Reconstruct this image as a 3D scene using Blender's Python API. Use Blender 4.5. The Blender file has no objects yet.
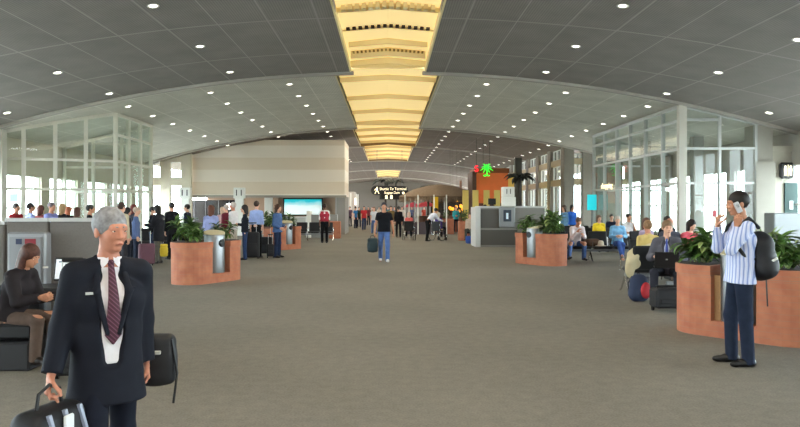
import bpy, math, random
import numpy as np
from mathutils import Vector, Matrix
random.seed(7)
rng = np.random.default_rng(7)
C = bpy.context.scene.collection
PI = math.pi
F, CX, HY, EYE = 700.0, 388.0, 208.0, 1.6

def wx(px, d):            # lateral metres of a bearing at depth d
    return (px - CX) / F * d

# ---------------------------------------------------------------- materials
def lin(h):
    if isinstance(h, str):
        h = h.lstrip('#'); c = [int(h[i:i+2], 16)/255 for i in (0, 2, 4)]
    else: c = list(h)
    return tuple((x/12.92 if x <= .04045 else ((x+.055)/1.055)**2.4) for x in c) + (1,)
MATS = {}
def mat(name, col='808080', rough=.6, metal=0, emit=None, es=1.0, noise=0, nscale=8, bump=0, spec=.4):
    if name in MATS: return MATS[name]
    m = bpy.data.materials.new(name); m.use_nodes = True
    nt = m.node_tree; b = nt.nodes['Principled BSDF']
    c = lin(col)
    b.inputs['Base Color'].default_value = c
    b.inputs['Roughness'].default_value = rough
    b.inputs['Metallic'].default_value = metal
    b.inputs['Specular IOR Level'].default_value = spec
    if emit:
        b.inputs['Emission Color'].default_value = lin(emit)
        b.inputs['Emission Strength'].default_value = es
    if noise or bump:
        tc = nt.nodes.new('ShaderNodeTexCoord'); n = nt.nodes.new('ShaderNodeTexNoise')
        n.inputs['Scale'].default_value = nscale; n.inputs['Detail'].default_value = 4
        nt.links.new(tc.outputs['Object'], n.inputs['Vector'])
        if noise:
            r = nt.nodes.new('ShaderNodeValToRGB')
            r.color_ramp.elements[0].position = .3; r.color_ramp.elements[1].position = .7
            r.color_ramp.elements[0].color = tuple(max(0, x*(1-noise)) for x in c[:3]) + (1,)
            r.color_ramp.elements[1].color = tuple(min(1, x*(1+noise)) for x in c[:3]) + (1,)
            nt.links.new(n.outputs['Fac'], r.inputs['Fac']); nt.links.new(r.outputs['Color'], b.inputs['Base Color'])
        if bump:
            bp = nt.nodes.new('ShaderNodeBump'); bp.inputs['Strength'].default_value = bump; bp.inputs['Distance'].default_value = .01
            nt.links.new(n.outputs['Fac'], bp.inputs['Height']); nt.links.new(bp.outputs['Normal'], b.inputs['Normal'])
    MATS[name] = m
    return m
class NG:
    """little node-graph writer for procedural colour"""
    def __init__(s, m): s.nt = m.node_tree; s.b = s.nt.nodes['Principled BSDF']
    def new(s, t): return s.nt.nodes.new(t)
    def L(s, a, b): s.nt.links.new(a, b)
    def math(s, op, a, b=None, c=None):
        n = s.new('ShaderNodeMath'); n.operation = op
        for i, v in enumerate((a, b, c)):
            if v is None: continue
            if isinstance(v, (int, float)): n.inputs[i].default_value = v
            else: s.L(v, n.inputs[i])
        return n.outputs[0]
    def xyz(s):
        tc = s.new('ShaderNodeTexCoord'); sp = s.new('ShaderNodeSeparateXYZ'); s.L(tc.outputs['Object'], sp.inputs[0])
        return tc.outputs['Object'], sp.outputs[0], sp.outputs[1], sp.outputs[2]
    def line(s, v, period, w):   # 1 on a thin line every period
        f = s.math('FRACT', s.math('DIVIDE', v, period))
        return s.math('LESS_THAN', f, w/period)
    def mix(s, fac, a, b):
        n = s.new('ShaderNodeMix'); n.data_type = 'RGBA'
        if isinstance(fac, (int, float)): n.inputs[0].default_value = fac
        else: s.L(fac, n.inputs[0])
        for i, v in ((6, a), (7, b)):
            if isinstance(v, tuple): n.inputs[i].default_value = v
            else: s.L(v, n.inputs[i])
        return n.outputs[2]
    def noise(s, vec, scale, detail=3):
        n = s.new('ShaderNodeTexNoise'); n.inputs['Scale'].default_value = scale; n.inputs['Detail'].default_value = detail
        s.L(vec, n.inputs['Vector']); return n.outputs['Fac']
    def ramp(s, fac, lo, hi, p0=.35, p1=.65):
        r = s.new('ShaderNodeValToRGB'); e = r.color_ramp.elements
        e[0].position = p0; e[1].position = p1; e[0].color = lo; e[1].color = hi
        s.L(fac, r.inputs['Fac']); return r.outputs['Color']
    def col(s, c): s.L(c, s.b.inputs['Base Color'])

def glass_mat(name, tint='e8f2f0', refl=1.0, clear=1.0):
    if name in MATS: return MATS[name]
    m = bpy.data.materials.new(name); m.use_nodes = True; nt = m.node_tree; nt.nodes.clear()
    o = nt.nodes.new('ShaderNodeOutputMaterial'); mx = nt.nodes.new('ShaderNodeMixShader')
    t = nt.nodes.new('ShaderNodeBsdfTransparent'); t.inputs[0].default_value = lin(tint)
    g = nt.nodes.new('ShaderNodeBsdfGlossy'); g.inputs['Roughness'].default_value = .02
    ge = nt.nodes.new('ShaderNodeNewGeometry'); dp = nt.nodes.new('ShaderNodeVectorMath'); dp.operation = 'DOT_PRODUCT'
    nt.links.new(ge.outputs['Incoming'], dp.inputs[0]); nt.links.new(ge.outputs['Normal'], dp.inputs[1])
    def mth(op, a, b):
        n = nt.nodes.new('ShaderNodeMath'); n.operation = op
        for i, v in enumerate((a, b)):
            if isinstance(v, (int, float)): n.inputs[i].default_value = v
            else: nt.links.new(v, n.inputs[i])
        return n.outputs[0]
    fac = mth('ADD', .045, mth('MULTIPLY', mth('POWER', mth('SUBTRACT', 1, mth('ABSOLUTE', dp.outputs['Value'], 0)), 5), .9))
    nt.links.new(mth('MULTIPLY', fac, refl), mx.inputs[0])
    nt.links.new(t.outputs[0], mx.inputs[1]); nt.links.new(g.outputs[0], mx.inputs[2]); nt.links.new(mx.outputs[0], o.inputs[0])
    MATS[name] = m; return m

# ---------------------------------------------------------------- objects
def tag(o, label=None, cat=None, group=None, kind=None):
    if label: o['label'] = label
    if cat: o['category'] = cat
    if group: o['group'] = group
    if kind: o['kind'] = kind
    return o
def empty(name, loc=(0, 0, 0), rz=0, label=None, cat=None, group=None):
    o = bpy.data.objects.new(name, None); C.objects.link(o)
    o.location = loc; o.rotation_euler = (0, 0, rz); o.empty_display_size = .1
    return tag(o, label, cat, group)
def copy_tree(o, parent=None):
    c = o.copy(); C.objects.link(c); c.parent = parent
    for ch in o.children: copy_tree(ch, c)
    return c
def place(o, x, y, z=0, rz=0, label=None, group=None):
    o.location = (x, y, z); o.rotation_euler = (0, 0, rz); tag(o, label, None, group); return o

class MB:
    def __init__(s): s.v = []; s.f = []; s.m = []; s.mi = 0; s.M = Matrix.Identity(4); s.sm = False
    def add(s, vs, fs):
        b = len(s.v); s.v += [tuple(s.M @ Vector(p)) for p in vs]
        s.f += [tuple(b+i for i in f) for f in fs]; s.m += [s.mi]*len(fs); return s
    def box(s, x0, x1, y0, y1, z0, z1):
        return s.add([(x, y, z) for z in (z0, z1) for y in (y0, y1) for x in (x0, x1)],
                     [(0, 2, 3, 1), (4, 5, 7, 6), (0, 1, 5, 4), (2, 6, 7, 3), (0, 4, 6, 2), (1, 3, 7, 5)])
    def rbox(s, x0, x1, y0, y1, z0, z1, r=.02):    # box with chamfered edges all round
        xs, ys, zs = (x0, x0+r, x1-r, x1), (y0, y0+r, y1-r, y1), (z0, z0+r, z1-r, z1)
        ring = lambda i: [(xs[1], ys[i], 0), (xs[2], ys[i], 0)]
        def loop(ins, z):
            a = 0 if not ins else 1
            if ins: return [(xs[1], ys[1], z), (xs[2], ys[1], z), (xs[2], ys[2], z), (xs[1], ys[2], z)]
            return [(xs[1], ys[0], z), (xs[2], ys[0], z), (xs[3], ys[1], z), (xs[3], ys[2], z), (xs[2], ys[3], z), (xs[1], ys[3], z), (xs[0], ys[2], z), (xs[0], ys[1], z)]
        def dup(l): return [l[0], l[1], l[1], l[2], l[2], l[3], l[3], l[0]]
        L = [dup(loop(1, z0)), loop(0, zs[1]), loop(0, zs[2]), dup(loop(1, z1))]
        vs = [p for l in L for p in l]; fs = [tuple(range(7, -1, -1)), tuple(range(24, 32))]
        for k in range(3):
            for i in range(8):
                j = (i+1) % 8; fs.append((k*8+i, k*8+j, k*8+8+j, k*8+8+i))
        return s.add(vs, fs)
    def prism(s, pts, z0, z1):
        n = len(pts)
        return s.add([(x, y, z0) for x, y in pts]+[(x, y, z1) for x, y in pts],
                     [tuple(range(n-1, -1, -1)), tuple(range(n, 2*n))]+[(i, (i+1) % n, n+(i+1) % n, n+i) for i in range(n)])
    def prism_y(s, pts, y0, y1):   # outline in x,z
        n = len(pts)
        return s.add([(x, y0, z) for x, z in pts]+[(x, y1, z) for x, z in pts],
                     [tuple(range(n)), tuple(range(2*n-1, n-1, -1))]+[(i, n+i, n+(i+1) % n, (i+1) % n) for i in range(n)])
    def cone(s, a, b, ra, rb, n=12, cap=True):
        a, b = Vector(a), Vector(b); d = (b-a).normalized() if (b-a).length > 1e-9 else Vector((0, 0, 1))
        u = d.orthogonal().normalized(); w = d.cross(u)
        vs = []
        for p, r in ((a, ra), (b, rb)):
            for i in range(n):
                t = 2*PI*i/n; vs.append(tuple(p+u*math.cos(t)*r+w*math.sin(t)*r))
        fs = [(i, (i+1) % n, n+(i+1) % n, n+i) for i in range(n)]
        if cap: fs += [tuple(range(n-1, -1, -1)), tuple(range(n, 2*n))]
        return s.add(vs, fs)
    def cyl(s, a, b, r, n=12): return s.cone(a, b, r, r, n)
    def tube(s, pts, r, n=8):
        pts = [Vector(p) for p in pts]; m = len(pts); vs = []; u = None
        for i, p in enumerate(pts):
            d = (pts[min(i+1, m-1)]-pts[max(i-1, 0)]).normalized()
            if u is None: u = d.orthogonal().normalized()
            u = (u-d*u.dot(d)).normalized(); w = d.cross(u)
            rr = r[i] if isinstance(r, (list, tuple)) else r
            for k in range(n):
                t = 2*PI*k/n; vs.append(tuple(p+u*math.cos(t)*rr+w*math.sin(t)*rr))
        fs = [(i*n+k, i*n+(k+1) % n, (i+1)*n+(k+1) % n, (i+1)*n+k) for i in range(m-1) for k in range(n)]
        fs += [tuple(range(n-1, -1, -1)), tuple((m-1)*n+k for k in range(n))]
        return s.add(vs, fs)
    def lathe(s, prof, n=24, c=(0, 0)):
        vs = [(c[0]+r*math.cos(2*PI*k/n), c[1]+r*math.sin(2*PI*k/n), z) for r, z in prof for k in range(n)]
        m = len(prof)
        fs = [(i*n+k, i*n+(k+1) % n, (i+1)*n+(k+1) % n, (i+1)*n+k) for i in range(m-1) for k in range(n)]
        fs += [tuple(range(n-1, -1, -1)), tuple((m-1)*n+k for k in range(n))]
        return s.add(vs, fs)
    def ball(s, c, r, n=10, m=7):
        if not isinstance(r, (tuple, list)): r = (r, r, r)
        vs = [(c[0], c[1], c[2]-r[2])]
        for i in range(1, m):
            a = -PI/2+PI*i/m
            vs += [(c[0]+r[0]*math.cos(a)*math.cos(2*PI*k/n), c[1]+r[1]*math.cos(a)*math.sin(2*PI*k/n), c[2]+r[2]*math.sin(a)) for k in range(n)]
        vs.append((c[0], c[1], c[2]+r[2])); t = len(vs)-1
        fs = [(0, 1+(k+1) % n, 1+k) for k in range(n)]
        for i in range(m-2): fs += [(1+i*n+k, 1+i*n+(k+1) % n, 1+(i+1)*n+(k+1) % n, 1+(i+1)*n+k) for k in range(n)]
        fs += [(1+(m-2)*n+k, 1+(m-2)*n+(k+1) % n, t) for k in range(n)]
        return s.add(vs, fs)
    def quad(s, a, b, c, d): return s.add([a, b, c, d], [(0, 1, 2, 3)])
    def build(s, name, m, parent=None, smooth=False, label=None):
        me = bpy.data.meshes.new(name); me.from_pydata(s.v, [], s.f)
        for x in (m if isinstance(m, (list, tuple)) else [m]): me.materials.append(x)
        if any(s.m): me.polygons.foreach_set('material_index', s.m)
        if smooth:
            me.polygons.foreach_set('use_smooth', [True]*len(me.polygons))
            me.set_sharp_from_angle(angle=math.radians(40))
        me.update()
        o = bpy.data.objects.new(name, me); C.objects.link(o); o.parent = parent
        if label: o['label'] = label
        return o
def struct(name, mb, m, parent=None):
    o = mb.build(name, m, parent)
    if parent is None: o['kind'] = 'structure'
    return o
def text_part(name, body, size, m, loc, rot, parent, depth=.004, align='CENTER', font_scale=(1, 1)):
    cu = bpy.data.curves.new(name, 'FONT'); cu.body = body; cu.size = size; cu.extrude = depth
    cu.align_x = align; cu.align_y = 'CENTER'
    o = bpy.data.objects.new(name+'_tmp', cu); C.objects.link(o)
    dg = bpy.context.evaluated_depsgraph_get()
    me = bpy.data.meshes.new_from_object(o.evaluated_get(dg)); bpy.data.objects.remove(o)
    me.materials.clear(); me.materials.append(m)
    t = bpy.data.objects.new(name, me); C.objects.link(t); t.parent = parent
    t.location = loc; t.rotation_euler = rot; t.scale = (font_scale[0], font_scale[1], 1)
    return t

# ---------------------------------------------------------------- distance-field bodies
def smin(a, b, k):
    if k <= 0: return np.minimum(a, b)
    h = np.maximum(k-np.abs(a-b), 0)/k
    return np.minimum(a, b)-h*h*k*.25
# ops: ('c',a,b,ra,rb[,k,capb]) tapered capsule; ('e',centre,radii,R[,k]) ellipsoid; ('-c'..),('-e'..) carve; ('p',point,normal) keep the side behind the normal
def _bb(o):
    t = o[0].lstrip('-')
    if t == 'c':
        a, b = np.array(o[1], float), np.array(o[2], float); r = max(o[3], o[4])
        return np.minimum(a, b)-r, np.maximum(a, b)+r
    c = np.array(o[1], float); r = max(o[2]); return c-r, c+r
def field_mesh(ops, res, k=.02):
    lo = np.min([_bb(o)[0] for o in ops if o[0] in 'ce'], axis=0)-res*3
    hi = np.max([_bb(o)[1] for o in ops if o[0] in 'ce'], axis=0)+res*3
    n = np.ceil((hi-lo)/res).astype(int)+1
    ax = [lo[i]+res*np.arange(n[i]) for i in range(3)]
    f = np.full(n, 9.0, np.float32)
    for o in ops:
        t = o[0].lstrip('-')
        if t == 'p':
            p, nn = np.array(o[1], float), np.array(o[2], float); nn = nn/np.linalg.norm(nn)
            d = ((ax[0]-p[0])*nn[0])[:, None, None]+((ax[1]-p[1])*nn[1])[None, :, None]+((ax[2]-p[2])*nn[2])[None, None, :]
            f = np.maximum(f, d.astype(np.float32)); continue
        a0, b0 = _bb(o); mg = k+3*res
        i0 = np.clip(np.floor((a0-mg-lo)/res).astype(int), 0, n-1); i1 = np.clip(np.ceil((b0+mg-lo)/res).astype(int)+1, 1, n)
        sl = tuple(slice(i0[i], i1[i]) for i in range(3))
        X = ax[0][sl[0]][:, None, None]; Y = ax[1][sl[1]][None, :, None]; Z = ax[2][sl[2]][None, None, :]
        kk = k
        if t == 'c':
            a, b = np.array(o[1], float), np.array(o[2], float); ba = b-a; L2 = max(ba@ba, 1e-9)
            tt = ((X-a[0])*ba[0]+(Y-a[1])*ba[1]+(Z-a[2])*ba[2])/L2
            tc = np.clip(tt, 0, 1)
            d = np.sqrt((X-a[0]-tc*ba[0])**2+(Y-a[1]-tc*ba[1])**2+(Z-a[2]-tc*ba[2])**2)-(o[3]+tc*(o[4]-o[3]))
            if len(o) > 5 and o[5] is not None: kk = o[5]
            if len(o) > 6 and o[6]: d = np.maximum(d, (tt-1)*math.sqrt(L2))
        else:
            c, r = np.array(o[1], float), np.array(o[2], float)
            R = o[3] if len(o) > 3 and o[3] is not None else np.eye(3)
            if len(o) > 4 and o[4] is not None: kk = o[4]
            q = [(R[0, i]*(X-c[0])+R[1, i]*(Y-c[1])+R[2, i]*(Z-c[2])) for i in range(3)]
            k0 = np.sqrt((q[0]/r[0])**2+(q[1]/r[1])**2+(q[2]/r[2])**2)
            k1 = np.sqrt((q[0]/r[0]**2)**2+(q[1]/r[1]**2)**2+(q[2]/r[2]**2)**2)+1e-6
            d = k0*(k0-1)/k1
        d = d.astype(np.float32)
        if o[0][0] == '-': f[sl] = np.maximum(f[sl], -d)
        else: f[sl] = smin(f[sl], d, kk)
    # surface nets
    s = f < 0
    cs = np.zeros(n-1, np.int8)
    for dx in (0, 1):
        for dy in (0, 1):
            for dz in (0, 1): cs += s[dx:n[0]-1+dx, dy:n[1]-1+dy, dz:n[2]-1+dz]
    act = (cs > 0) & (cs < 8)
    idx = np.full(n-1, -1, np.int64); I = np.argwhere(act); idx[act] = np.arange(len(I))
    pos = np.zeros((len(I), 3)); cnt = np.zeros(len(I))
    cor = [(x, y, z) for x in (0, 1) for y in (0, 1) for z in (0, 1)]
    for a in cor:
        for d in range(3):
            if a[d]: continue
            b = list(a); b[d] = 1
            fa = f[I[:, 0]+a[0], I[:, 1]+a[1], I[:, 2]+a[2]]; fb = f[I[:, 0]+b[0], I[:, 1]+b[1], I[:, 2]+b[2]]
            m = (fa < 0) != (fb < 0)
            t = np.where(m, fa/np.where(m, fa-fb, 1), 0)
            p = np.tile(np.array(a, float), (len(I), 1)); p[:, d] = t
            pos[m] += p[m]; cnt[m] += 1
    V = lo+(I+pos/np.maximum(cnt, 1)[:, None])*res
    Q = []
    for d in range(3):
        u, w = (d+1) % 3, (d+2) % 3
        a = np.moveaxis(s, (d, u, w), (0, 1, 2))
        e = a[:-1] != a[1:]; e = e[:, 1:-1, 1:-1]
        E = np.argwhere(e); E[:, 1:] += 1
        ins = a[E[:, 0], E[:, 1], E[:, 2]]
        ii = np.moveaxis(idx, (d, u, w), (0, 1, 2))
        q = np.stack([ii[E[:, 0], E[:, 1]-1, E[:, 2]-1], ii[E[:, 0], E[:, 1], E[:, 2]-1], ii[E[:, 0], E[:, 1], E[:, 2]], ii[E[:, 0], E[:, 1]-1, E[:, 2]]], 1)
        q[~ins] = q[~ins][:, ::-1]; Q.append(q)
    return V, np.concatenate(Q)
def merge(ms):
    vs, qs, b = [], [], 0
    for v, q in ms: vs.append(v); qs.append(q+b); b += len(v)
    return np.concatenate(vs), np.concatenate(qs)
def np_obj(name, vq, m, parent=None):
    v, q = vq
    me = bpy.data.meshes.new(name)
    me.vertices.add(len(v)); me.vertices.foreach_set('co', v.astype(np.float32).ravel())
    me.loops.add(q.size); me.loops.foreach_set('vertex_index', q.astype(np.int32).ravel())
    me.polygons.add(len(q)); me.polygons.foreach_set('loop_start', np.arange(0, q.size, 4, dtype=np.int32))
    me.polygons.foreach_set('use_smooth', np.ones(len(q), bool))
    me.materials.append(m); me.update(calc_edges=True); me.validate()
    o = bpy.data.objects.new(name, me); C.objects.link(o); o.parent = parent
    return o
# ================================================================ SETTING
def ceil_z(x): return 6.27-.0105*x*x
XW = 14.0

# --- floor: grey-brown carpet
m = mat('carpet', '7c7668', .95, spec=.1); g = NG(m); vec, X, Y, Z = g.xyz()
n1 = g.noise(vec, 55, 2); n2 = g.noise(vec, .5, 3); n3 = g.noise(vec, 9, 3)
c1 = g.ramp(n1, lin('636058'), lin('8e8a80'), .35, .65)
c2 = g.ramp(n2, lin('706d65'), lin('837f76'))
c3 = g.ramp(n3, lin('6a6660'), lin('878279'), .3, .7)
g.col(g.mix(.35, g.mix(.5, c1, c3), c2))
struct('floor', MB().box(-XW-.4, XW+.4, -9, 125, -.15, 0), m)
struct('ground_outside', MB().box(-120, 120, -60, 200, -.6, -.35), mat('apron_concrete', 'd6d6d0', .9))

# --- vaulted ceiling panels
def ceiling_mat(name, base, dark, linec, px, py, slots):
    m = mat(name, base, .75, spec=.25); g = NG(m); vec, X, Y, Z = g.xyz()
    lx = g.line(g.math('ADD', X, 60.3), px, .035); ly = g.line(g.math('ADD', Y, 60.0+.6), py, .07)
    ln = g.math('MAXIMUM', lx, ly)
    n = g.noise(vec, 1.2, 3)
    basec = g.ramp(n, lin(dark), lin(base), .3, .7)
    if slots:
        sl = g.line(X, .06, .02); basec = g.mix(g.math('MULTIPLY', sl, .28), basec, lin('26262a'))
    g.col(g.mix(ln, basec, lin(linec)))
    return m
cm1 = ceiling_mat('ceiling_tile_shaded', '827b76', '77716c', '938d87', 1.22, 3.7, True)  # near vaults: weaker light put into a darker tile colour
cm2 = ceiling_mat('ceiling_tile_daylit', 'd6d2c7', 'c8c4b9', 'dedad0', 1.22, 3.7, True)  # second vault: window light put into a paler tile colour
cm3 = ceiling_mat('ceiling_tile_brown', '776a5e', '6a5e53', '84776b', 1.22, 3.7, True)
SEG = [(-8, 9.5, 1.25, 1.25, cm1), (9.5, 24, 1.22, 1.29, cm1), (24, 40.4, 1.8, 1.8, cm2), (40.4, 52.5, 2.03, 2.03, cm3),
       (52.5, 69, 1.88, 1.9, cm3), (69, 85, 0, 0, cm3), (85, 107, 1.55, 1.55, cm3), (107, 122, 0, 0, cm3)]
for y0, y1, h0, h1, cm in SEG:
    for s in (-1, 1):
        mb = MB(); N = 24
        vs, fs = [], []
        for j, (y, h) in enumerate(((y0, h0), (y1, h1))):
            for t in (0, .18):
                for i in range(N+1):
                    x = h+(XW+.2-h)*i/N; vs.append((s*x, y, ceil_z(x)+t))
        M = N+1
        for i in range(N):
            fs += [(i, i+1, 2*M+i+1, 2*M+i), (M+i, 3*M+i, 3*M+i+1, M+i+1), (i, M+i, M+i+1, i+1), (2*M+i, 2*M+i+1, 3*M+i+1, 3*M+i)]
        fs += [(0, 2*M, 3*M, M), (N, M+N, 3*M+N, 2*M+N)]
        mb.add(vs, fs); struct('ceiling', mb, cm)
# ribs where two vaults meet
rim = mat('rim_metal', 'a39d94', .5)
for y in (9.5, 24, 40.4, 52.5, 69, 85, 107):
    mb = MB(); vs, fs = [], []; N = 48
    for i in range(N+1):
        x = -XW-.1+(2*XW+.2)*i/N; z = ceil_z(x)
        inner = min([h for a, b, h, h2, c in SEG if abs(b-y) < .1 or abs(a-y) < .1])
        vs += [(x, y-.12, z+.02), (x, y+.1, z+.02), (x, y+.1, z-.09), (x, y-.12, z-.09)]
    for i in range(N):
        xm = -XW+2*XW*(i+.5)/N
        if abs(xm) < inner+.02: continue
        for k in range(4): fs.append((i*4+k, i*4+(k+1) % 4, i*4+4+(k+1) % 4, i*4+4+k))
    mb.add(vs, fs); struct('ceiling_beam', mb, rim)
# --- lit skylight trough: plaster box, luminous fabric crown, gabled baffles
plaster = mat('trough_plaster', 'ead9a8', .8)
lum = mat('luminous_crown', 'f4dfa0', .8, emit='f6d592', es=.74)
baf = mat('baffle_plaster', 'efdca8', .7)
darkm = mat('dark_slot', '2a2114', .8)
k_ = 0
for y0, y1, h0, h1, cm in SEG:
    if h0 == 0: continue
    h = (h0+h1)/2; zb = ceil_z(h); k_ += 1
    root = empty('ceiling_trough', (0, (y0+y1)/2, zb), label='', cat='skylight'); root['kind'] = 'structure'; yo = (y0+y1)/2; y0 += .1; y1 -= .02
    root['label'] = {1: 'glowing ceiling trough section overhead before the first curved ceiling rib', 2: 'narrow glowing ceiling trough with toothed vents and dashed slot',
                     3: 'glowing gabled ceiling trough just past the big curved rib', 4: 'glowing ceiling trough in the third brown vault',
                     5: 'glowing ceiling trough in the fourth vault near the shuttle sign', 6: 'small glowing ceiling trough farthest down the concourse'}[k_]
    root['group'] = 'glowing ceiling trough sections'
    mb = MB()
    for s in (-1, 1):
        mb.box(s*h+(0 if s > 0 else -.05), s*h+(.05 if s > 0 else 0), y0-yo, y1-yo, -.01, .75)
    mb.box(-h, h, y1-yo-.05, y1-yo, .15, .75); mb.box(-h, h, y0-yo, y0-yo+.05, .15, .75)
    mb.build('side_wall', plaster, root)
    mb = MB(); vs, fs = [], []; N = 12
    for y in (y0-yo, y1-yo):
        for i in range(N+1):
            x = -h+2*h*i/N; vs.append((x, y, .24+.13*(1-abs(x)/h)))
    for i in range(N): fs.append((i, i+1, N+1+i+1, N+1+i))
    mb.add(vs, fs); mb.add([(a, b, c+.05) for a, b, c in vs], [f[::-1] for f in fs]); mb.build('luminous_crown', lum, root)
    def baffle(y, rise, lo=.06, hi=.26, w=.07, hw=None, nm='baffle', mm=baf):
        q = hw or h
        pts = [(-q, lo), (0, lo+rise), (q, lo), (q, hi), (0, hi+rise), (-q, hi)]
        b = MB(); b.prism_y(pts, y-yo-w/2, y-yo+w/2); b.build(nm, mm, root)
    if k_ == 2:
        for y in (12.6, 14.6, 23.3): baffle(y, .1, .06, .26)
        # toothed vent band
        for y, n, w, hh, mm, z in ((17.0, 14, .11, .2, baf, .12), (19.1, 14, .1, .05, darkm, .2)):
            b = MB()
            for i in range(n):
                x = -h+.08+(2*h-.16)*(i+.5)/n; zz = z+.1*(1-abs(x)/h); b.box(x-w/2, x+w/2, y-yo-.1, y-yo+.1, zz, zz+hh)
            b.build('vent_band', mm, root); baffle(y+.14, .1, z, .3)
        baffle(20.7, .1, .1, .27, hw=h*.93); baffle(21.9, .1, .02, .27, w=.1, hw=h*.93)
        b = MB()
        for i in range(18):
            x = -h*.9+h*1.8*(i+.5)/18; zz = .14+.1*(1-abs(x)/h); b.box(x-.03, x+.03, 21.6-yo, 21.8-yo, zz, zz+.03)
        b.build('vent_band', mat('slot_ochre', '8a7440', .8), root)
    else:
        st = {1: 4.5, 3: 4.45, 4: 3.9, 5: 4.1, 6: 5.5}[k_]; y = y0+{1: 2, 3: 2.1, 4: 2.6, 5: 3, 6: 4}[k_]
        while y < y1-.5:
            baffle(y, .1); y += st
    if k_ >= 4:
        baffle(y1-.15, .16, -.03, .6, w=.1, nm='end_arch', mm=mat('bronze_arch', '7d6238', .5))

# --- side walls of the concourse
frame = mat('window_frame_white', 'd8d8d2', .45)
concrete = mat('concrete_panel', 'a9a49a', .8, noise=.06, nscale=1.5)
beige = mat('beige_panel', 'cfc6b4', .8, noise=.03, nscale=2)
glz = glass_mat('window_glass', 'eef4f4', 1.0)
WN = [0]
def window(y0, y1, x, z0, z1, nv=2, nh=1, axis='x', fw=.06, fm=None, depth=.1):
    """glazed window lying in plane x (axis='x', runs along y) or plane y (axis='y', runs along x)"""
    WN[0] += 1; nm = f'window_{WN[0]}'
    mb = MB(); gl = MB()
    def bx(mb, a0, a1, t0, t1, z0, z1):
        if axis == 'x': mb.box(x+t0, x+t1, a0, a1, z0, z1)
        else: mb.box(a0, a1, x+t0, x+t1, z0, z1)
    for i in range(nv+1):
        a = y0+(y1-y0)*i/nv; bx(mb, a-fw/2, a+fw/2, -depth/2, depth/2, z0, z1)
    for i in range(nh+1):
        z = z0+(z1-z0)*i/nh; bx(mb, y0, y1, -depth/2, depth/2, z-fw/2, z+fw/2)
    bx(gl, y0, y1, -.008, .008, z0, z1)
    o = mb.build(nm, fm or frame); o['kind'] = 'structure'
    gl.build('pane', glz, o); return o
def wall_with_openings(name, m, spans, x, t, ztop, axis='x', z0=0):
    """spans: list of (a0,a1,[(zo0,zo1),...]) solid strip with openings in z"""
    mb = MB()
    for a0, a1, ops in spans:
        z = z0
        for o0, o1 in list(ops)+[(ztop, ztop)]:
            if o0 > z+1e-3:
                if axis == 'x': mb.box(x, x+t, a0, a1, z, o0)
                else: mb.box(a0, a1, x, x+t, z, o0)
            z = o1
    return struct(name, mb, m)
ztop = ceil_z(XW)+.15
for s, side in ((-1, 'left'), (1, 'right')):
    x0 = XW if s > 0 else -XW-.3
    spans = []; y = -8.
    top = 2.85 if s < 0 else 3.1
    while y < 41:
        hi = 4.0 if y < 21 else top  # unseen near bays: taller windows added to let more daylight in
        spans += [(y, y+.7, []), (y+.7, y+3.3, [(.35, hi)])]
        window(y+.7, y+3.3, x0+.15, .35, hi, 2, 2); y += 3.3
    wall_with_openings('wall_'+side, beige if s < 0 else concrete, spans, x0, .3, ztop)
# far left: wall closing the gate recess, with two stacked pairs of windows
def yw(px, d): return wx(px, d)
D = 41.6
sp = []; edges = [(-14.3, yw(152, D), 0), (yw(152, D), yw(160, D), 1), (yw(160, D), yw(170, D), 0), (yw(170, D), yw(181, D), 1), (yw(181, D), -11.7, 0)]
for a, b, w in edges: sp.append((a, b, [(.4, 2.95), (3.4, 4.35)] if w else []))
wall_with_openings('wall_recess_left', beige, sp, D, .3, 4.9, 'y')
for a, b, w in edges:
    if w: window(a, b, D+.15, .4, 2.95, 1, 2, 'y'); window(a, b, D+.15, 3.4, 4.35, 1, 1, 'y')

# --- big pale striped bulkhead over the left waiting area
m = mat('striped_bulkhead', 'd9cdbb', .5, spec=.5); g = NG(m); vec, X, Y, Z = g.xyz()
band = g.math('LESS_THAN', g.math('FRACT', g.math('DIVIDE', g.math('ADD', Z, .45), 1.45)), .5)
g.col(g.mix(band, lin('efe4d6'), lin('e0d0bc')))
D = 42.0
pts = [(-2.6, 2.3), (-2.6, 5.68), (-7.4, 5.68)]+[(x, ceil_z(x)-.02) for x in (-8.5, -9.7, -10.8, -11.9)]+[(-11.9, 2.3)]
mb = MB(); mb.prism_y(pts[::-1], D, D+4.3); struct('wall_bulkhead', mb, m)
struct('trim_1', MB().box(-11.9, -2.5, D-.08, D, 2.22, 2.36), mat('trim_grey', '9a948a', .5))
# wall under the bulkhead
mb = MB(); mb.box(-11.9, -2.9, D+4, D+4.3, 0, 2.3); struct('wall_alcove', mb, mat('alcove_wall', 'a8907c', .8))
struct('wall_alcove_end', MB().box(-3.1, -2.6, D+.2, D+4.3, 0, 2.3), mat('alcove_end', '8e8a86', .7))

# --- right window wall: dark piers, tan spandrels, tall white-framed windows
pier = mat('pier_stone', '7d766c', .8, noise=.05); spand = mat('spandrel_tan', 'b3a184', .7)
RX = 10.2
mb = MB()
bays = []; y = 40.6
while y < 76:
    mb.box(RX, RX+.6, y, y+.75, 0, ceil_z(RX)+.05); bays.append((y+.75, y+3.5)); y += 3.5
struct('wall_piers', mb, pier)
mb = MB()
for a, b in bays:
    for z0, z1 in ((0, .3), (2.95, 3.3), (4.15, 4.5)): mb.box(RX+.05, RX+.45, a, b, z0, z1)
struct('wall_right_spandrels', mb, spand)
for a, b in bays:
    for z0, z1 in ((.3, 2.95), (3.3, 4.15), (4.5, 5.15)): window(a, b, RX+.25, z0, z1, 3, 1, fw=.12)
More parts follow.
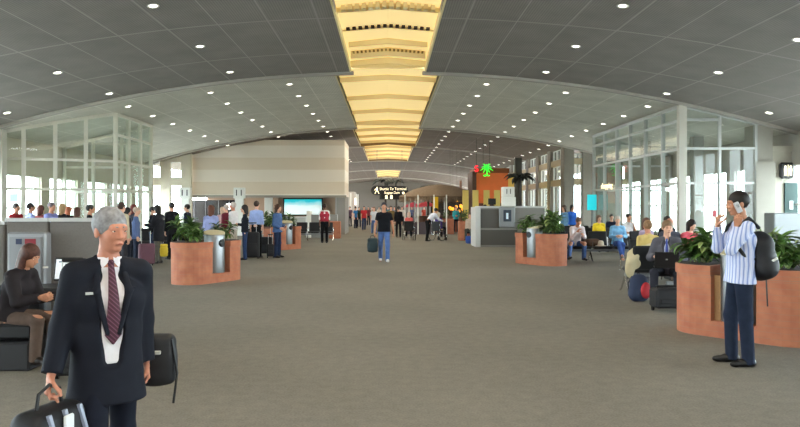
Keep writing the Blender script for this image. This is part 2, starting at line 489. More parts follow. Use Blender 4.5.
# return wall facing the camera
mb = MB()
for a, b in ((10.22, 10.78), (11.3, 12.15), (12.7, 13.6)): mb.box(a, b, 40.55, 41.1, 0, ceil_z(a)+.04)
struct('wall_return_piers', mb, pier)
mb = MB()
for z0, z1 in ((0, .3), (2.95, 3.3), (4.15, 4.5)): mb.box(10.23, 14, 40.65, 41, z0, z1)
struct('wall_return_spandrels', mb, spand)
for a, b in ((10.78, 11.3), (12.15, 12.7)):
    for z0, z1 in ((.3, 2.95), (3.3, 4.15), (4.5, 4.75)): window(a, b, 40.8, z0, z1, 2, 1, 'y')

# --- glazed gate lounges
cream = mat('mullion_cream', 'd9d6c8', .45); silver = mat('mullion_silver', 'b9bbb8', .35, metal=.3)
def glass_run(name, p0, p1, n, zs, m, colw=.09, skipend=False, gtint=None):
    """glass wall between two plan points, mullions up to the vault, transoms at heights zs"""
    p0, p1 = Vector(p0), Vector(p1); d = (p1-p0); L = d.length; ang = math.atan2(d.y, d.x)
    root = None; mb = MB()
    for i in range(n+1):
        p = p0+d*i/n; zt = ceil_z(p.x)-.02
        mb.M = Matrix.Translation((p.x, p.y, 0)) @ Matrix.Rotation(ang, 4, 'Z'); mb.box(-colw/2, colw/2, -.07, .07, 0, zt)
    mb.M = Matrix.Translation((p0.x, p0.y, 0)) @ Matrix.Rotation(ang, 4, 'Z')
    for z in [.1]+list(zs):
        for i in range(n):
            a, b = p0+d*i/n, p0+d*(i+1)/n
            if z < min(ceil_z(a.x), ceil_z(b.x)): mb.box(L*i/n, L*(i+1)/n, -.04, .04, z-.045, z+.045)
    # head rail follows the vault
    K = 16; vs, fs = [], []
    for i in range(K+1):
        p = p0+d*i/K; z = ceil_z(p.x); u = L*i/K
        vs += [(u, -.06, z-.12), (u, .06, z-.12), (u, .06, z), (u, -.06, z)]
    for i in range(K):
        for k in range(4): fs.append((i*4+k, i*4+4+k, i*4+4+(k+1) % 4, i*4+(k+1) % 4))
    mb.add(vs, fs)
    o = struct(name, mb, m)
    gl = MB(); vs, fs = [], []
    for i in range(K+1):
        p = p0+d*i/K; z = ceil_z(p.x)-.05
        vs += [(p.x, p.y, .1), (p.x, p.y, z)]
    for i in range(K): fs.append((i*2, i*2+2, i*2+3, i*2+1))
    gl.add(vs, fs); go = gl.build('pane', gtint or glz, o)
    return o
gl2 = glass_mat('lounge_glass', 'eef4f0', .8)
glass_run('wall_glass_left_front', (-13.9, 24.5), (-10.2, 26.2), 4, (2.28, 3.35), cream, .14, gtint=gl2)
glass_run('wall_glass_left_side', (-10.2, 26.2), (-10.2, 30.1), 3, (2.28, 3.35, 4.35), cream, .12, gtint=gl2)
glass_run('wall_glass_left_end', (-10.2, 30.1), (-13.9, 30.1), 3, (2.28, 3.35, 4.35), cream, .12, gtint=gl2)
glass_run('wall_glass_right_side', (10.15, 24.1), (10.15, 34.5), 6, (2.46, 3.66, 4.65), silver, .07, gtint=gl2)
glass_run('wall_glass_right_end', (10.15, 34.5), (13.9, 34.5), 3, (2.46, 3.66, 4.65), silver, .1, gtint=gl2)
glass_run('wall_glass_right_front', (10.2, 24.2), (12.7, 24.2), 2, (2.46, 3.66, 4.65), silver, .08, gtint=gl2)
struct('wall_column_right', MB().box(9.98, 10.24, 23.98, 24.2, 0, ceil_z(10.1)), mat('column_cream', 'cfcbc0', .5))
struct('wall_column_left', MB().box(-13.75, -13.4, 24.3, 24.62, 0, ceil_z(13.6)), mat('column_cream'))
# round-cornered concrete pier and restroom block
mb = MB(); mb.box(12.68, 13.3, 24.2, 24.9, 3.2, ceil_z(13.1)); mb.box(12.68, 13.34, 24.1, 24.9, 0, 3.2)
struct('wall_pier_right', mb, concrete)
mb = MB(); mb.box(13.3, 14.35, 24.3, 25, 0, 3.55); mb.box(13.26, 14.35, 24.22, 25, 3.55, 3.75)
struct('wall_restroom', mb, mat('restroom_block', 'bdb8aa', .8, noise=.04, nscale=3))
o = struct('door_1', MB().box(wx(784, 24.3), wx(797, 24.3), 24.24, 24.3, 0, 2.47), mat('door_teal', '27413f', .5))
MB().box(wx(788.5, 24.3), wx(792, 24.3), 24.225, 24.24, 1.55, 1.85).build('door_notice', mat('paper', 'e8e8e4', .8), o)
MB().box(13.85, 13.95, 24.2, 24.24, 1, 1.15).build('door_handle', silver, o)
# inner columns and bulkhead seen through the right lounge glass
mb = MB(); mb.box(12.5, 12.9, 28.6, 29.0, 0, ceil_z(12.9)); mb.box(11.9, 12.25, 32.6, 33, 0, ceil_z(12)); mb.box(10.9, 11.3, 36.5, 37, 0, ceil_z(11))
struct('wall_inner_columns', mb, mat('inner_column', '9c9a94', .8))
struct('wall_light_block', MB().box(-14.3, 14.3, -9.3, -9, 0, 6.4), concrete)  # unseen wall added behind the camera to block light; the concourse continues there
# end wall of the concourse
struct('wall_end', MB().box(-14, 14, 121, 121.3, 0, 6.4), mat('end_wall', '5e584f', .8))
# ================================================================ FIXTURES AND FURNITURE
white = mat('white_gloss', 'ecebe6', .4); black = mat('black_plastic', '141416', .45); blackfab = mat('black_vinyl', '17181b', .55)
chrome = mat('chrome', 'd9dadc', .18, metal=1); steel = mat('brushed_steel', '8e9092', .38, metal=.85); greyp = mat('grey_plastic', '6c6d70', .5)
lampm = mat('lamp_lens', 'ffffff', .4, emit='fff6e6', es=9)
# ---- recessed downlights
dl = empty('downlight', label='small round recessed downlight', cat='ceiling light', group='recessed downlights')
mb = MB(); mb.lathe([(.085, 0), (.125, -.012), (.13, 0), (.125, .02), (.085, .02)], 20); mb.build('ring', white, dl, True)
mb = MB(); mb.lathe([(.085, .0), (.07, -.006), (.001, -.008)][::-1], 20); mb.build('lens', lampm, dl, True)
spots = []
for r_ in (5.1, 9.2, 12.3):
    for s in (-1, 1):
        for y in (11.6, 15.2, 19.0, 22.6): spots.append((s*r_, y+(.5 if r_ == 9.2 else 0), 'first vault', s, r_))
for r_ in (3.6, 6.5, 9.5):
    for s in (-1, 1):
        y = 25.6
        while y < 68:
            if min(abs(y-q) for q in (40.4, 52.5)) > .35: spots.append((s*r_, y, 'second vault' if y < 40 else ('third vault' if y < 52.5 else 'fourth vault'), s, r_))
            y += 2.65
used = False
for x, y, lab, s, r_ in spots:
    if y > 42 and -12 < x < -2.5 and y < 60.5 and abs(x) > 7.3: continue
    o = copy_tree(dl) if used else dl; used = True
    side = 'window' if False else ''
    rowname = {3.6: 'row beside the trough', 6.5: 'middle row', 9.5: 'outer row', 5.1: 'row beside the trough', 9.2: 'middle row', 12.3: 'outer row'}[r_]
    o.location = (x, y, ceil_z(x)-.012); o.rotation_euler = (0, math.atan(2*.0105*x), 0)
    tag(o, f'round recessed downlight, {rowname}, {"bulkhead" if s < 0 else "window wall"} side, {lab}', 'ceiling light', f'downlights {rowname} {"bulkhead" if s<0 else "window"} side {lab}')

# ---- planters
bm_ = mat('terracotta_brick', 'a8654b', .8); g = NG(bm_); vec, X, Y, Z = g.xyz()
n = g.noise(vec, 5, 3); n2 = g.noise(vec, 40, 2)
base = g.ramp(n, lin('a4614a'), lin('b97859'), .3, .7)
mort = g.math('MAXIMUM', g.line(g.math('ADD', Z, .0), .0733, .006), g.math('MULTIPLY', g.math('LESS_THAN', g.math('ABSOLUTE', g.math('SUBTRACT', Z, .76)), .006), 1.0))
g.col(g.mix(g.math('MULTIPLY', mort, .45), base, lin('8f7a6c')))
soil = mat('soil', '2b211a', .95, noise=.3, nscale=30)
PL, PWD = 1.75, .84
def stadium(L, Wd, notch=None, off=0, n=14):
    r = Wd/2+off; hl = L/2-Wd/2; pts = []
    for i in range(n+1): a = -PI/2+PI*i/n; pts.append((hl+r*math.cos(a), r*math.sin(a)))
    for i in range(n+1): a = PI/2+PI*i/n; pts.append((-hl+r*math.cos(a), r*math.sin(a)))
    if notch:
        w, d = notch; pts += [(-w/2-off*0, -r), (-w/2, -r+d+off), (w/2, -r+d+off), (w/2, -r)]
    return pts
def make_planter():
    t = empty('brick_planter', cat='planter')
    mb = MB(); mb.prism(stadium(PL, PWD), 0, .2); mb.build('plinth', bm_, t)
    mb = MB(); mb.prism(stadium(PL, PWD, (.54, .58)), .2, .76); mb.build('body', bm_, t)
    mb = MB(); mb.prism(stadium(PL, PWD, (.54, .58), .018), .76, .88); mb.build('rim', bm_, t)
    mb = MB(); mb.prism(stadium(PL, PWD-.12, (.66, .52)), .8, .885); mb.build('soil', soil, t)
    return t
def make_can():
    t = empty('litter_bin', cat='litter bin')
    mb = MB(); mb.lathe([(.215, 0), (.22, .03), (.22, .8), (.215, .82)], 28); mb.build('body', steel, t, True)
    mb = MB()
    n = 28; vs = [(.225*math.cos(2*PI*k/n), .225*math.sin(2*PI*k/n), .82) for k in range(n)]+[(.225*math.cos(2*PI*k/n), .225*math.sin(2*PI*k/n), .87+.05*math.sin(2*PI*k/n)) for k in range(n)]
    mb.add(vs, [(k, (k+1) % n, n+(k+1) % n, n+k) for k in range(n)]+[tuple(range(n, 2*n)), tuple(range(n-1, -1, -1))])
    mb.build('lid', mat('bin_lid', 'd8cfae', .4), t)
    mb = MB(); mb.cyl((.11, -.15, .64), (.145, -.18, .64), .085, 20); mb.build('opening', black, t)
    return t
pots = make_planter(); can = make_can()
leafA = mat('leaf_dark', '3f5a2e', .4); leafB = mat('leaf_mid', '5a7d3c', .4); leafC = mat('leaf_pale', '93a56a', .45); stemm = mat('stem', '6b6a3c', .7)
def leaf(mb, base, az, el, L, w, droop, fold=.25, mi=0):
    """blade with a centre fold, arching over"""
    p = Vector(base); n = 6; u = Vector((math.cos(az), math.sin(az), 0)); side = Vector((-math.sin(az), math.cos(az), 0))
    e = el; rows = []
    for i in range(n+1):
        t = i/n; ww = w*math.sin(PI*min(1, .12+t*.88))**.8*(1 if i < n else .0)+.002
        d = u*math.cos(e)+Vector((0, 0, 1))*math.sin(e); nn = -u*math.sin(e)+Vector((0, 0, 1))*math.cos(e)
        rows += [tuple(p-side*ww/2+nn*ww*fold), tuple(p), tuple(p+side*ww/2+nn*ww*fold)]
        p = p+d*(L/n); e -= droop/n
    fs = []
    for i in range(n):
        for k in range(2): fs.append((i*3+k, i*3+k+1, i*3+3+k+1, i*3+3+k))
    mb.mi = mi; mb.add(rows, fs); mb.mi = 0
def make_plant(seed, H=.55, n=46, L=.34, w=.075, spiky=False, pal=(0, 0, 0, 1, 1, 2)):
    R = random.Random(seed); t = empty('potted_foliage_plant', cat='plant')
    mb = MB(); st = MB()
    for k in range(5):
        a = R.uniform(0, 2*PI); rr = R.uniform(.02, .16); top = (rr*2.0*math.cos(a), rr*2.0*math.sin(a), H*R.uniform(.45, .8))
        if spiky: top = (0, 0, H*.4)
        b0 = (rr*.6*math.cos(a), rr*.6*math.sin(a), 0)
        st.tube([b0, tuple((b0[i]+top[i])/2 for i in range(3)), top], [.012, .01, .006], 6)
        for i in range(n//5):
            f = R.uniform(.15, 1); base = tuple(b0[j]+(top[j]-b0[j])*f for j in range(3))
            az = R.uniform(0, 2*PI); el = R.uniform(.2, 1.2)*(.6+.6*f)
            if spiky: el = R.uniform(.7, 1.45)
            leaf(mb, base, az, el, L*R.uniform(.7, 1.2), w*R.uniform(.7, 1.2), R.uniform(.9, 2.1) if not spiky else R.uniform(.3, .9), mi=R.choice(pal))
    mb.build('leaves', [leafA, leafB, leafC], t, True); st.build('stem', stemm, t, True)
    return t
plA = make_plant(1, .5, 110, .27, .085); plB = make_plant(2, .58, 130, .3, .095); plC = make_plant(3, .5, 40, .42, .05, True, (1, 1, 2)); plD = make_plant(5, .9, 90, .4, .06, False, (0, 0, 1))
FIRST = {}
def inst(proto, *a, **k):
    key = proto.name
    o = proto if key not in FIRST else copy_tree(proto); FIRST[key] = 1
    return place(o, *a, **k)
def planter_set(cx, cy, ang, tag_, plants, canang=0, can_on=True):
    inst(pots, cx, cy, 0, ang, f'curved brick planter with a notch for its bin, {tag_}', 'brick planters along the concourse')
    ca, sa = math.cos(ang), math.sin(ang)
    if can_on:
        x, y = 0, -.22; inst(can, cx+ca*x-sa*y, cy+sa*x+ca*y, .204, ang+canang, f'steel cylinder litter bin in the notch of the planter {tag_}', 'steel litter bins')
    for i, (pr, x, y, lab, sc_) in enumerate(plants):
        o = inst(pr, cx+ca*x-sa*y, cy+sa*x+ca*y, .88, ang+i*1.3, f'{lab} in the planter {tag_}', 'plants in the brick planters'); o.scale = (sc_,)*3
planter_set(-3.96, 15.3, math.radians(61), 'behind the grey-haired businessman', [(plA, -.52, -.05, 'bushy dark-leaved plant in the round end', 1.05), (plB, -.1, .22, 'second leafy plant beside the bin', .7), (plA, .55, .1, 'small leafy plant at the far end', .8)], -.66)
planter_set(4.36, 19.99, math.radians(-61), 'beside the grey check-in desk', [(plB, .45, 0, 'large leafy plant in the round end', 1.2), (plD, -.1, .2, 'tall feathery plant', .7), (plB, -.55, 0, 'leafy plant in the far end', .95)], 5.65)
planter_set(4.5, 8.75, math.radians(-50), 'behind the man on the phone', [(plB, -.58, .0, 'broad-leaved plant in the far round end', .84), (plC, .1, .27, 'spiky pale green plant', .95), (plB, .45, -.1, 'wide leafy plant', .8), (plA, .68, .1, 'leafy plant at the near round end', .8)], 0)
planter_set(-4.1, 27.2, math.radians(57), 'beside the woman in denim', [(plA, -.5, 0, 'leafy plant near the blue-shirted man', 1.1), (plA, .5, .1, 'leafy plant', 1.0)], -.66)
planter_set(-6.2, 21.6, math.radians(20), 'hidden behind the queue', [(plA, .4, 0, 'leafy plant behind the queue', 1.1)], .2, False) if False else None
# tan board leaning in the notch behind the phone man
tag(MB().box(-.08, .08, -.012, .012, 0, .56).build('tan_board', mat('tan_board', 'b08a62', .8)), 'tan board standing in the planter notch beside the steel bin', 'board')
o = bpy.data.objects['tan_board']; o.location = (4.12, 8.72, .2); o.rotation_euler = (0, 0, math.radians(-50))

# ---- airport seating
def make_bench(n, name='bench_seating'):
    t = empty(name, cat='bench'); w = .62; L = n*w
    mb = MB(); mb.box(-L/2, L/2, -.03, .03, .3, .37); mb.build('beam', steel, t)
    for i in range(n):
        x = -L/2+w*(i+.5)
        m1 = MB(); m1.rbox(x-.27, x+.27, -.3, .24, .39, .47, .025); m1.build('seat', blackfab, t)
        m2 = MB(); m2.M = Matrix.Translation((x, .24, .45)) @ Matrix.Rotation(math.radians(-12), 4, 'X'); m2.rbox(-.27, .27, -.03, .04, 0, .46, .025); m2.build('backrest', blackfab, t)
    for i in range(n+1):
        x = -L/2+w*i
        m3 = MB(); m3.tube([(x, .2, .38), (x, .2, .62), (x, .1, .66), (x, -.2, .65), (x, -.26, .6), (x, -.24, .4)], .014, 6); m3.build('armrest', chrome, t, True)
        if i in (0, n) or (n > 3 and i == n//2):
            m4 = MB(); m4.tube([(x, -.28, .02), (x, -.2, .05), (x, 0, .3), (x, .22, .05), (x, .3, .02)], .02, 6); m4.build('leg', chrome, t, True)
    return t
B5 = make_bench(5); B4 = make_bench(4); B3 = make_bench(3); B2 = make_bench(2)
BG = 'black bench seats in the waiting areas'
inst(B5, 6.35, 20.9, 0, 0, 'long black bench seating facing out, with the bowed man and blue-topped woman', BG)
inst(B5, 6.6, 24.6, 0, 0, 'long black bench seating with the person in the yellow top', BG)
inst(B5, 8.3, 27.4, 0, 0, 'black bench seating in front of the gate glass near the yellow top', BG)
inst(B3, 5.6, 11.75, 0, 0, 'black bench seating under the man with the laptop', BG)
inst(B2, 5.12, 13.3, 0, PI, 'black bench seating seen from behind with the draped beige coat', BG)
inst(B4, 6.6, 15.4, 0, 0, 'black bench seating behind the yellow-shirted man', BG)
inst(B4, 8.2, 18.2, 0, 0, 'black bench seating behind the woman in pink', BG)
inst(B4, -3.9, 34.0, 0, 0, 'black bench seating beside the man in the red waistcoat', BG)
inst(B4, -6.4, 38.2, 0, 0, 'black bench seating under the turquoise display', BG)
inst(B4, -7.9, 24.0, 0, .2, 'black bench seating behind the queue by the gate glass', BG)

# ---- grey partitions, kiosk and desk at the near gate
fabric = mat('partition_fabric', '77736f', .9, noise=.06, nscale=60, spec=.1); trim = mat('partition_cap', 'b9b9b7', .4, metal=.2)
def partition(x0, x1, y, h, lab):
    t = empty('partition_panel', ((x0+x1)/2, y, 0), 0, lab, 'partition', 'grey fabric partitions'); L = (x1-x0)/2
    MB().rbox(-L+.01, L-.01, -.04, .04, .08, h-.03, .01).build('fabric_panel', fabric, t)
    MB().box(-L, L, -.055, .055, h-.03, h+.012).build('cap', trim, t)
    MB().box(-L, L, -.03, .03, 0, .08).build('base', black, t)
    return t
partition(wx(-60, 8), wx(7, 8), 8.0, 1.44, 'lower grey fabric partition cut by the picture edge')
partition(wx(7.6, 8), wx(50, 8), 8.0, 1.475, 'grey fabric partition behind the metal kiosk')
partition(wx(50.6, 8), wx(108, 8), 8.0, 1.475, 'grey fabric partition behind the small screen')
# payphone-like metal kiosk
t = empty('information_kiosk', (wx(28.5, 7.8), 7.8, 0), 0, 'brushed metal kiosk panel with small red and navy stickers on the partition', 'kiosk')
MB().rbox(-.215, .215, -.05, .1, 0, 1.33, .02).build('body', mat('kiosk_metal', '96989c', .45, metal=.3), t)
MB().box(-.17, .17, -.075, -.05, .62, 1.28).build('face_plate', mat('kiosk_plate', '86888c', .45, metal=.3), t)
MB().box(-.1, -.035, -.08, -.075, 1.2, 1.26).build('sticker', mat('sticker_navy', '2b3450', .5), t)
MB().box(.0, .12, -.08, -.075, 1.19, 1.26).build('sticker', mat('sticker_red', '8e2a36', .5), t)
MB().box(-.06, .12, -.08, -.075, 1.08, 1.11).build('slot', black, t)
MB().box(-.1, .0, -.08, -.075, .86, 1.0).build('screen', black, t)
# low desk with a small screen
t = empty('counter_desk', (wx(60, 7.5), 7.55, 0), 0, 'dark low desk below the grey partition holding the small screen', 'desk')
MB().rbox(-.42, .42, -.22, .25, .72, .76, .01).build('desk_top', mat('desk_dark', '3a3a3c', .5), t)
for x in (-.38, .36):
    MB().box(x, x+.03, -.2, .22, 0, .72).build('side_panel', black, t)
t = empty('small_monitor', (wx(65, 7.45), 7.5, .76), 0, 'small tilted screen with a pale page showing, on the low desk', 'screen')
mb = MB(); mb.M = Matrix.Translation((0, 0, .06)) @ Matrix.Rotation(math.radians(-12), 4, 'X'); mb.rbox(-.15, .15, -.012, .02, 0, .25, .008); mb.build('bezel', black, t)
mb = MB(); mb.M = Matrix.Translation((0, 0, .06)) @ Matrix.Rotation(math.radians(-12), 4, 'X'); mb.box(-.13, .13, -.016, -.012, .02, .23); mb.build('display', mat('screen_page', 'dfe3e6', .4, emit='dfe3e6', es=.35), t)
mb = MB(); mb.M = Matrix.Translation((0, 0, .06)) @ Matrix.Rotation(math.radians(-12), 4, 'X')
for z in (.05, .08, .11, .14, .17): mb.box(-.03, .05, -.018, -.016, z, z+.012)
mb.box(-.1, .1, -.018, -.016, .195, .21); mb.build('page_lines', mat('page_ink', '7f8c98', .5), t)
MB().box(-.07, .07, -.06, .08, 0, .012).build('foot', black, t)
MB().box(-.015, .015, .01, .03, .01, .14).build('stand', black, t)
# dark seat the woman is on
t = empty('dark_armchair', (wx(14, 7.1)+.02, 7.15, 0), PI/2, 'dark low seat under the long-haired woman at the kiosk', 'chair')
MB().rbox(-.28, .28, -.28, .25, .3, .46, .03).build('seat', blackfab, t); MB().rbox(-.28, .28, .2, .3, .4, .8, .03).build('backrest', blackfab, t)
MB().rbox(-.3, .3, -.26, .3, .0, .28, .02).build('base', mat('seat_base', '242428', .6), t)

# ---- check-in desk with boxes
t = empty('check_in_desk', (0, 0, 0), 0, 'grey boxy check-in desk with dark panels beside the brick planter', 'desk')
gm = mat('desk_grey', '8b8884', .55); dk = mat('desk_panel', '56534f', .5); wh = mat('desk_white', 'c9cac8', .45)
x0, x1, yb = wx(476, 28.7), wx(545, 28.7), 28.7
MB().box(x0+.18, x1, yb+.05, yb+1.6, 0, 1.6).build('body', gm, t)
MB().box(x0-.02, x0+.18, yb-.05, yb+1.6, 0, 1.64).build('end_panel', wh, t)
MB().box(x0+.18, x0+1.0, yb+.03, yb+.05, .78, 1.55).build('dark_panel', dk, t); MB().box(x0+.18, x0+1.7, yb+.03, yb+.05, .08, .7).build('dark_panel', dk, t)
MB().box(x0+.16, x1, yb-.02, yb+1.7, 1.6, 1.68).build('desk_top', wh, t)
MB().box(x0+1.95, x1, yb-.35, yb+.05, .0, 1.0).build('side_counter', gm, t)
t = empty('ticket_machine', (wx(507, 28.6), 28.62, .8), 0, 'silver ticket machine with dark screen on the check-in desk front', 'machine')
MB().rbox(-.32, .32, -.1, .06, 0, .85, .03).build('body', steel, t); MB().box(-.16, .16, -.115, -.1, .25, .72).build('screen', mat('machine_screen', '2e3a48', .3), t)
MB().box(-.05, .04, -.125, -.115, .35, .6).build('card_slot', mat('pale_blue', 'cfe0ea', .4, emit='cfe0ea', es=.3), t)
t = empty('gate_sign_box', (wx(509, 29.3), 29.3, 1.68), 0, 'tall white gate sign box on top of the check-in desk', 'sign')
MB().rbox(-.3, .25, -.2, .2, 0, .38, .02).build('lower_box', white, t); MB().rbox(-.3, .2, -.2, .2, .38, .8, .02).build('upper_box', white, t)
text_part('lettering', '11', .3, black, (-.05, -.21, .6), (PI/2, 0, 0), t)
t = empty('desk_monitor', (wx(492, 29.2), 29.2, 1.68), 0, 'small black monitor on the check-in desk', 'monitor')
MB().rbox(-.16, .16, -.03, .03, .06, .32, .01).build('screen', black, t); MB().box(-.1, .1, -.08, .08, 0, .02).build('foot', black, t); MB().box(-.02, .02, -.01, .03, .02, .08).build('stand', black, t)
t = empty('desk_monitor', (wx(484, 29.6), 29.6, 1.68), .3, 'black computer screen at the aisle end of the check-in desk', 'monitor') if False else None

# ---- left alcove: screens, pillars, gate signs
D = 45.9
t = empty('display_screen', (wx(303, D), D, 1.2), 0, 'wide glowing turquoise and white display on the alcove wall', 'screen')
sm = mat('turquoise_display', 'ffffff', .4); g = NG(sm); vec, X, Y, Z = g.xyz()
n = g.noise(vec, 1.5, 3); f = g.math('MULTIPLY_ADD', Z, .9, g.math('MULTIPLY', n, .35))
cc = g.ramp(f, lin('e6f6f4'), lin('19b4c0'), .55, .95); g.col(lin('101010') if False else cc)
g.L(cc, g.b.inputs['Emission Color']); g.b.inputs['Emission Strength'].default_value = .75
MB().box(-1.3, 1.3, -.02, .06, -.1, 1.05).build('frame', black, t); MB().box(-1.22, 1.22, -.035, -.02, -.02, .97).build('display', sm, t)
t = empty('display_case', (wx(213, D), D-.1, -.1), 0, 'long black recessed shopfront panel between the white pillars', 'display')
MB().box(-1.55, 1.55, -.1, .1, .1, 2.22).build('panel', mat('gloss_black', '121216', .2), t)
for x in (-1.2, -.45, .4, 1.1): MB().box(x, x+.03, -.12, -.1, .1, 2.2).build('divider', greyp, t)
MB().lathe([(.01, .0), (.2, .05), (.24, .2), (.2, .36), (.01, .42)], 16).build('round_lamp', mat('globe_lamp', 'ffffff', .4, emit='ffffff', es=2.5), t, True).location = (1.15, -.3, 1.6)
for a, b, lab in ((181, 190, 'beside the recess windows'), (235, 244, 'between the black panel and the beige panel')):
    D2 = 40.5; xc = wx((a+b)/2, D2)
    t = empty('gate_pillar_sign', (xc, D2, 0), 0, f'white pillar carrying the gate 11 sign {lab}', 'sign', 'white gate 11 pillars')
    MB().rbox(-.24, .24, -.15, .15, 0, 2.15, .02).build('pillar', white, t); MB().rbox(-.32, .32, -.17, .17, 2.15, 2.78, .02).build('sign_box', white, t)
    text_part('lettering', '11', .5, black, (0, -.18, 2.46), (PI/2, 0, 0), t, depth=.006, font_scale=(1.1, 1))
t = empty('beige_panel', (wx(262, 45.5), 45.7, 0), 0, 'tan wall panel between white pillars behind the queue', 'panel'); MB().box(-1, 1, 0, .2, 0, 2.25).build('panel', mat('tan_panel', 'a98f7b', .7), t)
t = empty('white_pillar', (wx(268, 43), 43.2, 0), 0, 'slim white pillar under the bulkhead before the tan panel', 'pillar'); MB().rbox(-.22, .22, -.2, .2, 0, 2.25, .02).build('shaft', white, t)
t = empty('white_pillar', (wx(340, 42.6), 42.7, 0), 0, 'square grey-white pillar at the end of the bulkhead', 'pillar'); MB().rbox(-.28, .2, -.2, .2, 0, 2.24, .02).build('shaft', mat('pillar_grey', 'a4a29e', .5), t)
t = empty('service_counter', (wx(321, 38), 38.0, 0), 0, 'small grey counter with white side by the man in the red waistcoat', 'counter')
MB().rbox(-.5, .9, -.3, .3, 0, 1.25, .02).build('body', mat('counter_grey', '8c8c8a', .5), t); MB().rbox(-.75, -.5, -.35, .3, 0, 1.45, .02).build('end_panel', white, t)
for x, D_, lab in ((-5.9, 41.2, 'low white counter below the black shopfront panel'), (-8.2, 41.2, 'low white counter beside the gate 11 pillar')):
    t = empty('low_counter', (x, D_, 0), 0, lab, 'counter', 'low white counters'); MB().rbox(-1.1, 1.1, -.3, .3, 0, 1.05, .02).build('body', wh, t); MB().box(-1.15, 1.15, -.34, .34, 1.05, 1.1).build('counter_top', white, t)
t = empty('brick_block', (wx(335, 37), 37, 0), 0, 'low square brick planter beyond the man in the red waistcoat', 'planter'); MB().rbox(-.3, .3, -.3, .3, 0, .9, .02).build('body', bm_, t)

# ---- shop fronts on the far left of the central passage
for i, (px, dd, hh) in enumerate(((350, 56, 2.9), (356, 61.5, 3.0), (363, 69, 3.0))):
    t = empty('shop_front', (-4.3+.35*i, dd, 0), 0, ['bright shop front just past the bulkhead', 'second lit shop front past the bulkhead', 'farthest lit shop front on the bulkhead side'][i], 'shop', 'shop fronts past the bulkhead')
    MB().box(-2, .3, (-9.2 if i == 0 else -.2), 3.6, 0, 3.0 if i < 2 else 3.2).build('wall', mat('shop_wall', 'b3a79a', .7), t)
    if i == 0: continue
    MB().box(.3, .38, .2, 3.2, 1.9, 2.6).build('lit_fascia', mat('lit_fascia', 'ffffff', .5, emit='fff4e4', es=1.4), t)
    MB().box(.3, .42, .4, 3, .0, 1.8).build('doorway', mat('shop_dark', '3a3230', .6), t)
    for y in (.0, 3.3): MB().cyl((.5, y, 0), (.5, y, 3.0), .06).build('white_post', white, t, True)
o = bpy.data.objects['shop_front']
MB().box(.56, .66, -9, 3, 1.95, 2.25).build('lit_fascia', mat('lit_fascia'), o)
for y in (-8.8, -6, -3.5, -1, 1.5): MB().cyl((.75, y, 0), (.75, y, 2.9), .06).build('white_post', white, o, True)
for y, c in ((-8.0, '6b4a3a'), (-5.2, '4e5c52'), (-2.2, '7a6a58')): MB().box(.56, .62, y-1, y+1, .2, 1.8).build('shop_window', mat('shop_window_'+c, c, .3), o)

# ---- overhead terminal sign
D = 56
t = empty('overhead_sign', (wx(389.5, D), D, 1.6+17.5/F*D), 0, 'long black rounded overhead sign pointing to the terminal shuttle', 'sign')
hw, hh = 18.5/F*D, 4.6/F*D
pts = [(hw-hh+hh*math.cos(a), hh*math.sin(a)) for a in [(-PI/2+PI*i/10) for i in range(11)]]+[(-hw+hh-hh*math.cos(a), -hh*math.sin(a)) for a in [(-PI/2+PI*i/10) for i in range(11)]]
MB().prism_y(pts, -.12, .12).build('sign_body', black, t)
glow = mat('sign_letters', 'fff6d8', .5, emit='fff2c8', es=1.6)
text_part('lettering', 'Shuttle To Terminal', .3, glow, (.28, -.13, .12), (PI/2, 0, 0), t, font_scale=(.88, 1))
text_part('lettering', 'Baggage Claim', .25, glow, (.2, -.13, -.18), (PI/2, 0, 0), t, font_scale=(.85, 1))
mb = MB()   # walking figure symbol
mb.cyl((-1.0, -.13, .24), (-1.0, -.125, .24), .05); mb.box(-1.06, -.94, -.135, -.12, -.02, .18)
mb.add([(-1.06, -.135, 0), (-1.0, -.135, 0), (-1.14, -.135, -.26), (-1.2, -.135, -.26)], [(0, 1, 2, 3)]); mb.add([(-1.0, -.135, 0), (-.94, -.135, 0), (-.8, -.135, -.26), (-.87, -.135, -.26)], [(0, 1, 2, 3)])
mb.add([(-1.06, -.135, .18), (-1.06, -.135, .1), (-1.18, -.135, 0), (-1.22, -.135, .04)], [(0, 1, 2, 3)]); mb.build('walking_symbol', glow, t)
mb = MB(); mb.cyl((1.1, -.14, -.2), (1.1, -.12, -.2), .1, 16); mb.build('dot_symbol', glow, t)
for x in (-1.0, 1.0): MB().cyl((x, 0, hh), (x, 0, ceil_z(1.9)-(1.6+17.5/F*D)), .015).build('hanger', greyp, t)
MB().box(-.8, .8, -.1, .1, -hh-.35, -hh).build('lower_panel', black, t)
for x in (-.25, .15): MB().box(x-.09, x+.09, -.12, -.1, -hh-.3, -hh-.02).build('lit_panel', glow, t)
# ---- cast palm sculptures on posts
palm = mat('dark_palm', '1a211b', .6); trunkm = mat('palm_trunk', '3a342c', .8)
def make_palm(x, y, ztop_, R_, lab, nf=9, trunk=.09, pm=None, droop=2.0):
    t = empty('palm_tree_ornament', (x, y, 0), 0, lab, 'palm tree', 'ornamental palms')
    MB().tube([(0, 0, 0), (.04, 0, ztop_*.5), (0, 0, ztop_)], [trunk*1.2, trunk, trunk*.8], 8).build('trunk', trunkm, t, True)
    mb = MB(); rr = random.Random(int(x*10+y))
    for i in range(nf):
        az = 2*PI*i/nf+rr.uniform(-.2, .2)
        leaf(mb, (0, 0, ztop_), az, rr.uniform(.3, .9), R_*rr.uniform(.9, 1.15), R_*.36, droop, -.3)
    mb.build('fronds', pm or palm, t, True); return t
make_palm(wx(519.5, 38), 38, 3.25, 1.0, 'dark palm tree ornament beside the yellow panel and window wall', 11, .11)
